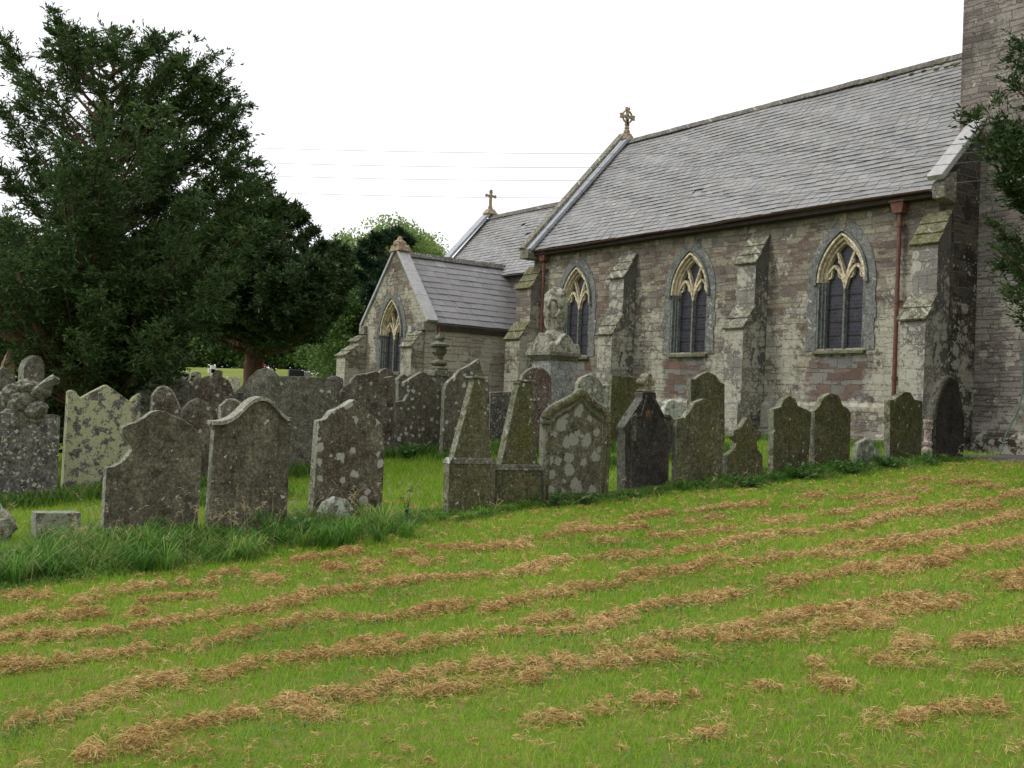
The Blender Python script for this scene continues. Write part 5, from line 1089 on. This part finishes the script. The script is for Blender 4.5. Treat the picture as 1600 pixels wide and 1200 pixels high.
# broad-leaved trees
def leafy(name, label, base, poly, d, dep, nl, mat, seed, leaf=.22, ntr=.25, cat='tree', group=None, cl=.9, nper=70):
    bz = float(G(base.x, base.y)); t = tag(empty(name, (base.x, base.y, bz)), label, cat, group); r_ = np.random.default_rng(seed)
    cs = np.array([list(P(u, v, d + r_.uniform(-dep, dep))) for u, v in in_poly(poly, nl, seed)])
    mb = MB(); top = cs[:, 2].max()
    if ntr:
        mb.tube([(base.x, base.y, bz - .3), (base.x + .1, base.y, bz + (top - bz) * .35), (base.x, base.y + .1, bz + (top - bz) * .75)], [ntr * 1.2, ntr * .8, ntr * .2], 9)
        for c in cs[::3]:
            p0 = Vector((base.x, base.y, bz + (c[2] - bz) * r_.uniform(.3, .7))); c = Vector(c); mb.tube([p0, p0.lerp(c, .5) + Vector((0, 0, -.2)), c], [ntr * .3, ntr * .2, .03], 5)
    else:
        for c in cs[::4]: mb.tube([(base.x + r_.normal() * .2, base.y + r_.normal() * .2, bz), tuple(c)], [.04, .015], 5)
    o = mb.build('trunk' if ntr else 'stems', BARKG, None, smooth=True); o.parent = t; o.matrix_parent_inverse = Matrix.Translation(-t.location)
    off = unit(r_.normal(size=(nl, nper, 3))) * (r_.random((nl, nper, 1)) ** .5) * cl * r_.uniform(.5, 1.25, (nl, 1, 1)) * np.array([1, 1, .65])
    pos = (cs[:, None] + off).reshape(-1, 3); dr = unit(r_.normal(size=pos.shape) + np.array([0, 0, -.3])); n = len(pos)
    V = sprigs(pos, dr, leaf * r_.uniform(.7, 1.4, n), leaf * .6 * r_.uniform(.7, 1.3, n))
    rn = np.clip(np.repeat(r_.random(nl), nper) * .6 + r_.random(n) * .4, 0, 1)
    f = raw_mesh('crown', V.reshape(-1, 3), 4, mat, rnd=rn); f.parent = t; f.matrix_parent_inverse = Matrix.Translation(-t.location)
    return t
leafy('broadleaf_tree', 'light green broadleaved tree behind the columnar yew', P(600, 600, 62), [(560, 385), (575, 365), (598, 352), (625, 352), (650, 368), (680, 384), (702, 398), (705, 440), (700, 520), (560, 540)], 62, 4, 170, DECID, 41, group='trees beyond the church', leaf=.19, nper=240, cl=1.0)
leafy('broadleaf_tree', 'thin pale green tree with sky showing through, right of the rounded dark yew', P(545, 600, 66), [(524, 385), (530, 372), (548, 370), (566, 378), (568, 430), (560, 520), (510, 545), (512, 430)], 66, 3, 85, DECID, 42, group='trees beyond the church', leaf=.19, nper=150, cl=1.0)
leafy('bush', 'mid-green leafy thicket between the rounded dark yew and the chapel', P(535, 600, 44), [(500, 440), (530, 425), (556, 450), (560, 590), (500, 590), (490, 520)], 44, 3, 130, BUSH, 43, cat='bush', ntr=.12, leaf=.14, nper=160, group='bushes behind the graves')
leafy('bush', 'dark green ivy-like bush beneath the right side of the spreading yew', P(250, 610, 22), [(150, 520), (215, 480), (265, 480), (268, 560), (262, 600), (150, 640)], 22, 1.6, 170, YEWD, 44, cat='bush', ntr=.1, leaf=.09, cl=.5, nper=220, group='bushes behind the graves')
leafy('bush', 'dark undergrowth around the foot of the spreading yew', P(110, 640, 20.5), [(30, 590), (110, 560), (230, 560), (240, 660), (30, 680)], 20.5, 1., 130, YEWD, 45, cat='bush', ntr=.1, leaf=.09, cl=.5, nper=220, group='bushes behind the graves')
# hedge line of separate bushes and trees on the rise behind
for k, (u0, u1, v0, d, lb) in enumerate(((-140, -10, 480, 52, 'bright green bush on the rise, cut by the left edge'), (-30, 75, 500, 50, 'bright green bush on the rise behind the slim obelisk'), (60, 190, 490, 58, 'green bush on the rise behind the yew trunk'), (170, 300, 500, 60, 'green bush on the rise behind the ivy-like bush'), (280, 400, 500, 62, 'green bush on the rise above the white cross'), (380, 500, 500, 62, 'green bush on the rise above the polished black headstone'), (470, 560, 510, 60, 'green bush on the rise nearest the chapel'))):
    leafy('bush', lb, P((u0 + u1) / 2, 575, d), [(u0, 545), (u0 + 25, v0 + 10), ((u0 + u1) / 2, v0), (u1 - 20, v0 + 14), (u1, 548), (u1 - 10, 572), (u0 + 10, 572)], d, 3, 120, DECID if k < 2 else BUSH, 50 + k, cat='bush', ntr=.15, leaf=.2, nper=110, group='bushes on the far rise')

# ------------------------------------------------------------------ hay and grass
HAYM = leaf_mat('hay', [(.29, .165, .052), (.47, .305, .115), (.63, .45, .195), (.82, .65, .36)], .15, .8)
HAYB = plain('hay_mat', (.24, .16, .07), (.14, .1, .04), 40, .9, .8)
GRASS = leaf_mat('mown_grass', [(.10, .24, .008), (.175, .36, .014), (.265, .47, .026), (.55, .46, .12)], .35, .55)
LGRASS = leaf_mat('long_grass_blades', [(.035, .10, .014), (.07, .18, .022), (.13, .28, .038), (.36, .33, .12)], .35, .5)
WEED = leaf_mat('weed_leaves', [(.04, .12, .02), (.065, .18, .03), (.1, .23, .045)], .3, .5)
SEED = leaf_mat('seed_heads', [(.3, .2, .1), (.42, .34, .2), (.5, .46, .3)], .3, .7)
def depth(x, y): return -.81 * x + .586 * y
hp = []; hs = []
rr = np.random.default_rng(77)
for si, path in enumerate(HAY):
    A = np.array(path, float); seg = np.linalg.norm(np.diff(A, axis=0), axis=1); cum = np.r_[0, np.cumsum(seg)]; Ln = cum[-1]; n = max(3, int(Ln / .03))
    s = rr.random(n) * Ln; x = np.interp(s, cum, A[:, 0]); y = np.interp(s, cum, A[:, 1])
    am = .76 + .45 * np.sin(s * 1.5 + si) * np.sin(s * 4.1 + 2 * si) + rr.normal(size=n) * .2; keep = am > .08; x, y, am = x[keep], y[keep], am[keep]
    wv = .028 + .05 * am * rr.random(len(x)); x = x + rr.normal(size=len(x)) * wv; y = y + rr.normal(size=len(x)) * wv
    hp.append(np.stack([x, y], 1)); hs.append(np.clip(am, .15, 1.1))
# loose wisps between the rows
wx_ = rr.uniform(-11, -2.5, 5200); wy_ = rr.uniform(0, 18, 5200); hp.append(np.stack([wx_, wy_], 1)); hs.append(np.full(5200, .12))
hp = np.concatenate(hp); hs = np.concatenate(hs)
ok = (hp[:, 0] > -10.6) | (rr.random(len(hp)) < .2); hp, hs = hp[ok], hs[ok]
T = len(hp); ns_ = np.where(hs > .2, 85, 12).astype(int); ti = np.repeat(np.arange(T), ns_); n = len(ti)
cx_ = hp[ti]; sz = hs[ti]; r0 = rr.random(n) ** .6; an = rr.random(n) * 6.283; halo = rr.random(n) < .16; rad = np.where(halo, rr.random(n) * .19, r0 * (.03 + .045 * sz)); r0 = np.where(halo, 1., r0)
px = cx_[:, 0] + rad * np.cos(an); py = cx_[:, 1] + rad * np.sin(an); hz = (1 - r0 ** 2) * (.018 + .05 * sz) * rr.uniform(.35, 1.15, n) + .012
dd_ = depth(px, py); ln = rr.uniform(.025, .07, n); wd = .0013 * np.maximum(1, dd_ / 6)
dr = unit(np.stack([rr.normal(size=n), rr.normal(size=n) * 1.2, rr.normal(size=n) * .45], 1)); sd = unit(np.cross(dr, unit(rr.normal(size=(n, 3))))) * wd[:, None]
p0 = np.stack([px, py, G(px, py) + hz], 1); a = p0 - dr * ln[:, None] / 2; b = p0 + dr * ln[:, None] / 2
bend = np.stack([np.zeros(n), np.zeros(n), ln * .12], 1)
V = np.stack([a - sd, a + sd, p0 + sd + bend, b, p0 - sd + bend], 1)
rn_h = np.clip(rr.random(n) * .75 + .25 * rr.random(T)[ti], 0, 1)
hay = raw_mesh('mown_hay', V.reshape(-1, 3), 5, HAYM, rnd=rn_h); tag(hay, 'rows of dry straw-coloured mown grass lying on the lawn', 'hay', kind='stuff')

def blades(x, y, h, wd, lean, mat, name, parent=None, seed=1, base=None, segs=1):
    r_ = np.random.default_rng(seed); n = len(x); an = r_.random(n) * 6.283; sx, sy = np.cos(an) * wd / 2, np.sin(an) * wd / 2; la = r_.random(n) * 6.283; lx, ly = np.cos(la) * lean * h, np.sin(la) * lean * h
    z = G(x, y) - .004 if base is None else base
    if segs == 1:
        V = np.stack([np.stack([x - sx, y - sy, z], 1), np.stack([x + sx, y + sy, z], 1), np.stack([x + lx, y + ly, z + h], 1)], 1); return raw_mesh(name, V.reshape(-1, 3), 3, mat, parent)
    m1 = np.stack([x + lx * .3, y + ly * .3, z + h * .6], 1); m2 = np.stack([x + lx * .95, y + ly * .95, z + h * .95], 1); tp = np.stack([x + lx * 1.9, y + ly * 1.9, z + h * (.98 - .25 * lean)], 1); s = np.stack([sx, sy, np.zeros(n)], 1)
    b0 = np.stack([x, y, z], 1)
    q1 = np.stack([b0 - s, b0 + s, m1 + s * .9, m1 - s * .9], 1); q2 = np.stack([m1 - s * .9, m1 + s * .9, m2 + s * .6, m2 - s * .6], 1); q3 = np.stack([m2 - s * .6, m2 + s * .6, tp + s * .05, tp - s * .05], 1)
    V = np.stack([q1, q2, q3], 1).reshape(-1, 3); c = np.repeat(r_.random(n), 3); return raw_mesh(name, V, 4, mat, parent, rnd=c)
def field(n, d0, d1, seed, power=1.):
    r_ = np.random.default_rng(seed); d = d0 + (d1 - d0) * r_.random(n) ** power; r = (r_.random(n) * 2 - 1) * (.5 * d + 2.2); return -.81 * d + .5866 * r, .586 * d + .8088 * r, d, r_
x, y, d, r_ = field(640000, 2.8, 19.5, 101, 1.1); xe = np.interp(y, [-5, 2, 7, 15, 30], [-9.9, -9.6, -9.5, -9.7, -9.9])
k = (x > -11.3) & (y < 17.3); x, y, d, = x[k], y[k], d[k]; rr2 = np.random.default_rng(3)
pt = .5 + .5 * np.sin(x * 1.7 + 1.3 * np.sin(y * .9)) * np.sin(y * 1.3 + x * .4); h = (.025 + .03 * rr2.random(len(x)) + .012 * pt) * np.where(rr2.random(len(x)) < .03, 1.9, 1)
tag(blades(x, y, h, .0034 * np.maximum(1, d / 5.5) * rr2.uniform(.7, 1.3, len(x)), .55, GRASS, 'mown_grass', seed=5), 'short bright green mown grass of the churchyard lawn', 'grass', kind='stuff')
x, y, d, r_ = field(260000, 11, 30, 102, 1.3); k = (x < -11.3) & (y < 19.7) & (y > -6); x, y, d = x[k], y[k], d[k]; k = ~((x < -27) & (y > 16)); x, y, d = x[k], y[k], d[k]; rr2 = np.random.default_rng(4)
tag(blades(x, y, .05 + .06 * rr2.random(len(x)), .0035 * d / 6, .6, GRASS, 'rough_grass', seed=6), 'short grass between the rows of gravestones', 'grass', kind='stuff')
# long grass at the foot of the front row
def band(n, seed):
    r_ = np.random.default_rng(seed); y = r_.uniform(1.2, 17.4, n); far_ = np.interp(y, [1, 4.8, 6.4, 8, 10.5, 15, 17.4], [-9.5, -9.65, -10.25, -10.35, -10.3, -10.05, -10.3]); t = r_.beta(1.3, 1.5, n); x = -11.35 + (far_ + 11.35) * t
    hh = np.interp(y, [1, 4, 5.8, 6.7, 9, 11, 16, 17.4], [.3, .2, .19, .06, .07, .12, .13, .08]) * (1 - .75 * np.clip((t - .6) / .4, 0, 1)) * r_.uniform(.45, 1.15, n) * (.75 + .5 * np.sin(y * 4.1 + 2 * np.sin(x * 3)) * np.sin(x * 3.2 + y)); return x, y, hh, r_
x, y, h, r_ = band(52000, 201); tag(blades(x, y, h * 1.1, .008 * r_.uniform(.6, 1.5, len(x)), .75, LGRASS, 'long_grass', seed=7, segs=3), 'long arching grass around the feet of the front row of gravestones', 'grass', kind='stuff')
# tussocks with a crown of arching blades
r_ = np.random.default_rng(231); nt_ = 210; ty = np.r_[r_.uniform(1.2, 6.2, 110), r_.uniform(6.2, 17, 100)]; tx = np.where(ty < 6.2, r_.uniform(-11.3, -9.75, nt_), r_.uniform(-11.3, -10.5, nt_)); th_ = np.where(ty < 6.2, r_.uniform(.14, .34, nt_), r_.uniform(.08, .2, nt_)) * np.where((ty > 6.2) & (ty < 10.5), .7, 1)
kb = 70; ii = np.repeat(np.arange(nt_), kb); nn = len(ii); an = r_.random(nn) * 6.283; sp_ = np.abs(r_.normal(size=nn)) * .04; bx_ = tx[ii] + np.cos(an) * sp_; by_ = ty[ii] + np.sin(an) * sp_; hh = th_[ii] * r_.uniform(.5, 1.15, nn); wv_ = .008 * r_.uniform(.6, 1.4, nn); le = r_.uniform(.35, 1.1, nn); z_ = G(bx_, by_) - .01
o_ = np.stack([np.cos(an), np.sin(an), np.zeros(nn)], 1); s_ = np.stack([-np.sin(an), np.cos(an), np.zeros(nn)], 1) * wv_[:, None] / 2; B0 = np.stack([bx_, by_, z_], 1); up_ = np.array([0, 0, 1.])
M1 = B0 + o_ * (hh * le * .25)[:, None] + up_ * (hh * .65)[:, None]; M2 = B0 + o_ * (hh * le * .8)[:, None] + up_ * (hh * .95)[:, None]; T3 = B0 + o_ * (hh * le * 1.5)[:, None] + up_ * (hh * (.95 - .35 * le))[:, None]
V = np.stack([np.stack([B0 - s_, B0 + s_, M1 + s_, M1 - s_], 1), np.stack([M1 - s_, M1 + s_, M2 + s_ * .7, M2 - s_ * .7], 1), np.stack([M2 - s_ * .7, M2 + s_ * .7, T3 + s_ * .1, T3 - s_ * .1], 1)], 1)
tag(raw_mesh('grass_tussocks', V.reshape(-1, 3), 4, LGRASS, rnd=np.repeat(np.clip(r_.random(nt_)[ii] * .6 + r_.random(nn) * .4, 0, 1), 3)), 'arching tussocks of coarse grass against the front gravestones', 'grass', kind='stuff')
# clover and other small flat leaves in patches of the lawn, with a few daisies
pc = np.stack([r_.uniform(-10, -2.5, 130), r_.uniform(.3, 15, 130)], 1); ii = r_.integers(0, 130, 26000); cx2 = pc[ii, 0] + r_.normal(size=26000) * .16; cy2 = pc[ii, 1] + r_.normal(size=26000) * .22; nn = 26000; dr_ = unit(np.stack([r_.normal(size=nn), r_.normal(size=nn), r_.normal(size=nn) * .3], 1)); p_c = np.stack([cx2, cy2, G(cx2, cy2) + r_.uniform(.025, .055, nn)], 1)
tag(raw_mesh('clover', sprigs(p_c, dr_, r_.uniform(.012, .026, nn), r_.uniform(.01, .018, nn), 4).reshape(-1, 3), 4, WEED), 'darker clover leaves in patches of the lawn', 'clover', kind='stuff')
# second row tufts
cl_ = [(s_[1] + .12, s_[2]) for s_ in STONES if s_[1] < -13]; r_ = np.random.default_rng(210); c = np.array(cl_)[r_.integers(0, len(cl_), 26000)]; x = c[:, 0] + r_.normal(size=len(c)) * .16; y = c[:, 1] + r_.normal(size=len(c)) * .42
tag(blades(x, y, r_.uniform(.08, .26, len(x)), .009 * np.ones(len(x)), .5, LGRASS, 'grass_tufts', seed=8, segs=3), 'tufts of longer grass at the feet of the rear gravestones', 'grass', kind='stuff')
# grass by the church wall
r_ = np.random.default_rng(211); x = r_.uniform(-27, -9, 26000); y = 19.7 - np.abs(r_.normal(size=len(x))) * .5; k = ~((x > -13) & (y > 17.6)); x, y = x[k], y[k]
tag(blades(x, y, r_.uniform(.06, .2, len(x)), .01 * np.ones(len(x)), .5, LGRASS, 'wall_grass', seed=9, segs=3), 'grass fringe along the foot of the church wall', 'grass', kind='stuff')
# seed heads on arching stems, left part
r_ = np.random.default_rng(220); n = 190; y = np.r_[r_.uniform(1., 6.1, 150), r_.uniform(6.1, 17, 40)]; x = r_.uniform(-11.2, -9.6, n); an = r_.random(n) * 6.283; hh = np.where(y < 6.1, r_.uniform(.35, .62, n), r_.uniform(.2, .38, n)); g_ = G(x, y); V = []
for i in range(n):
    l = r_.uniform(.12, .4); dx, dy = math.cos(an[i]) * l, math.sin(an[i]) * l; pts = [np.array([x[i] + dx * t ** 1.6, y[i] + dy * t ** 1.6, g_[i] + hh[i] * (1.25 * t - .32 * t * t)]) for t in (0, .3, .6, .85, 1.05)]
    s = np.array([-math.sin(an[i]), math.cos(an[i]), 0]) * .0009; s2 = np.array([0, 0, .0009])
    for a, b in zip(pts, pts[1:]): V.append([a - s - s2, b - s - s2, b + s + s2, a + s + s2])
    for q in range(9):
        p = pts[-2] + (pts[-1] - pts[-2]) * q / 8; dd = r_.normal(size=3) * .012; V.append([p, p + dd, p + dd * 1.6 + np.array([0, 0, .006]), p + np.array([.002, 0, .006])])
tag(raw_mesh('seed_heads', np.array(V).reshape(-1, 3), 4, SEED), 'straw-coloured grass stalks and seed heads above the long grass', 'grass', kind='stuff')
# broad-leaved weeds: single plants
def weed(x, y, h, n, label, seed, leaf=.07, spread=.2, mat=None, name='weed_plant'):
    r_ = np.random.default_rng(seed); z = float(G(x, y)); t = tag(empty(name, (x, y, z)), label, 'plant', 'broad-leaved weeds among the graves'); mb = MB(); pos = []; 
    for k in range(max(3, n // 14)):
        a = r_.random() * 6.283; tip = Vector((math.cos(a) * spread * r_.random(), math.sin(a) * spread * r_.random(), h * r_.uniform(.5, 1.))); mb.tube([(0, 0, -.02), tip * .5 + Vector((0, 0, .03)), tip], [.006, .004, .002], 5)
        for j in range(14): q = r_.uniform(.2, 1); p = tip * q; pos.append((p.x, p.y, p.z))
    mb.build('stems', BARKG, t); pos = np.array(pos) + np.array([x, y, z]); dr = unit(r_.normal(size=pos.shape) * np.array([1, 1, .35])); m_ = len(pos)
    f = raw_mesh('leaves', sprigs(pos, dr, leaf * r_.uniform(.6, 1.3, m_), leaf * .6 * r_.uniform(.7, 1.2, m_), 3).reshape(-1, 3), 4, mat or WEED); f.parent = t; f.matrix_parent_inverse = Matrix.Translation(-t.location)
WD = [(-10.55, 6.28, .55, 60, 'tall spindly weed at the right foot of the blotchy pointed headstone', .06, .12), (-10.6, 8.35, .22, 240, 'low reddish bramble spreading before the greener tapering slab', .05, .4), (-10.5, 8.85, .2, 200, 'low bramble at the foot of the headstone with grey rosettes', .05, .35),
 (-17.4, 10.3, .38, 260, 'leafy bramble clump below the headstone with the notched shoulder', .09, .5), (-17.2, 11.15, .3, 200, 'leafy clump left of the ragged-peaked headstone', .09, .4), (-10.5, 12.9, .26, 280, 'nettle patch before the narrow bell-topped green headstone', .07, .45), (-10.45, 13.9, .3, 300, 'nettle patch before the broad domed green headstone', .07, .5), (-10.5, 14.9, .26, 260, 'nettle patch beside the small grey weathered stone', .07, .45), (-10.4, 11.6, .22, 200, 'nettle patch before the dark round-topped headstone', .07, .4), (-10.5, 15.8, .2, 200, 'nettle patch before the square green headstone', .07, .4),
 (-10.3, 4.9, .3, 150, 'leafy weed between the ogee-moulded and the blotchy headstones', .06, .25)]
for k, (a, b, h, n, lb, lf, spd) in enumerate(WD): weed(a, b, h, n, lb, 300 + k, lf, spd)
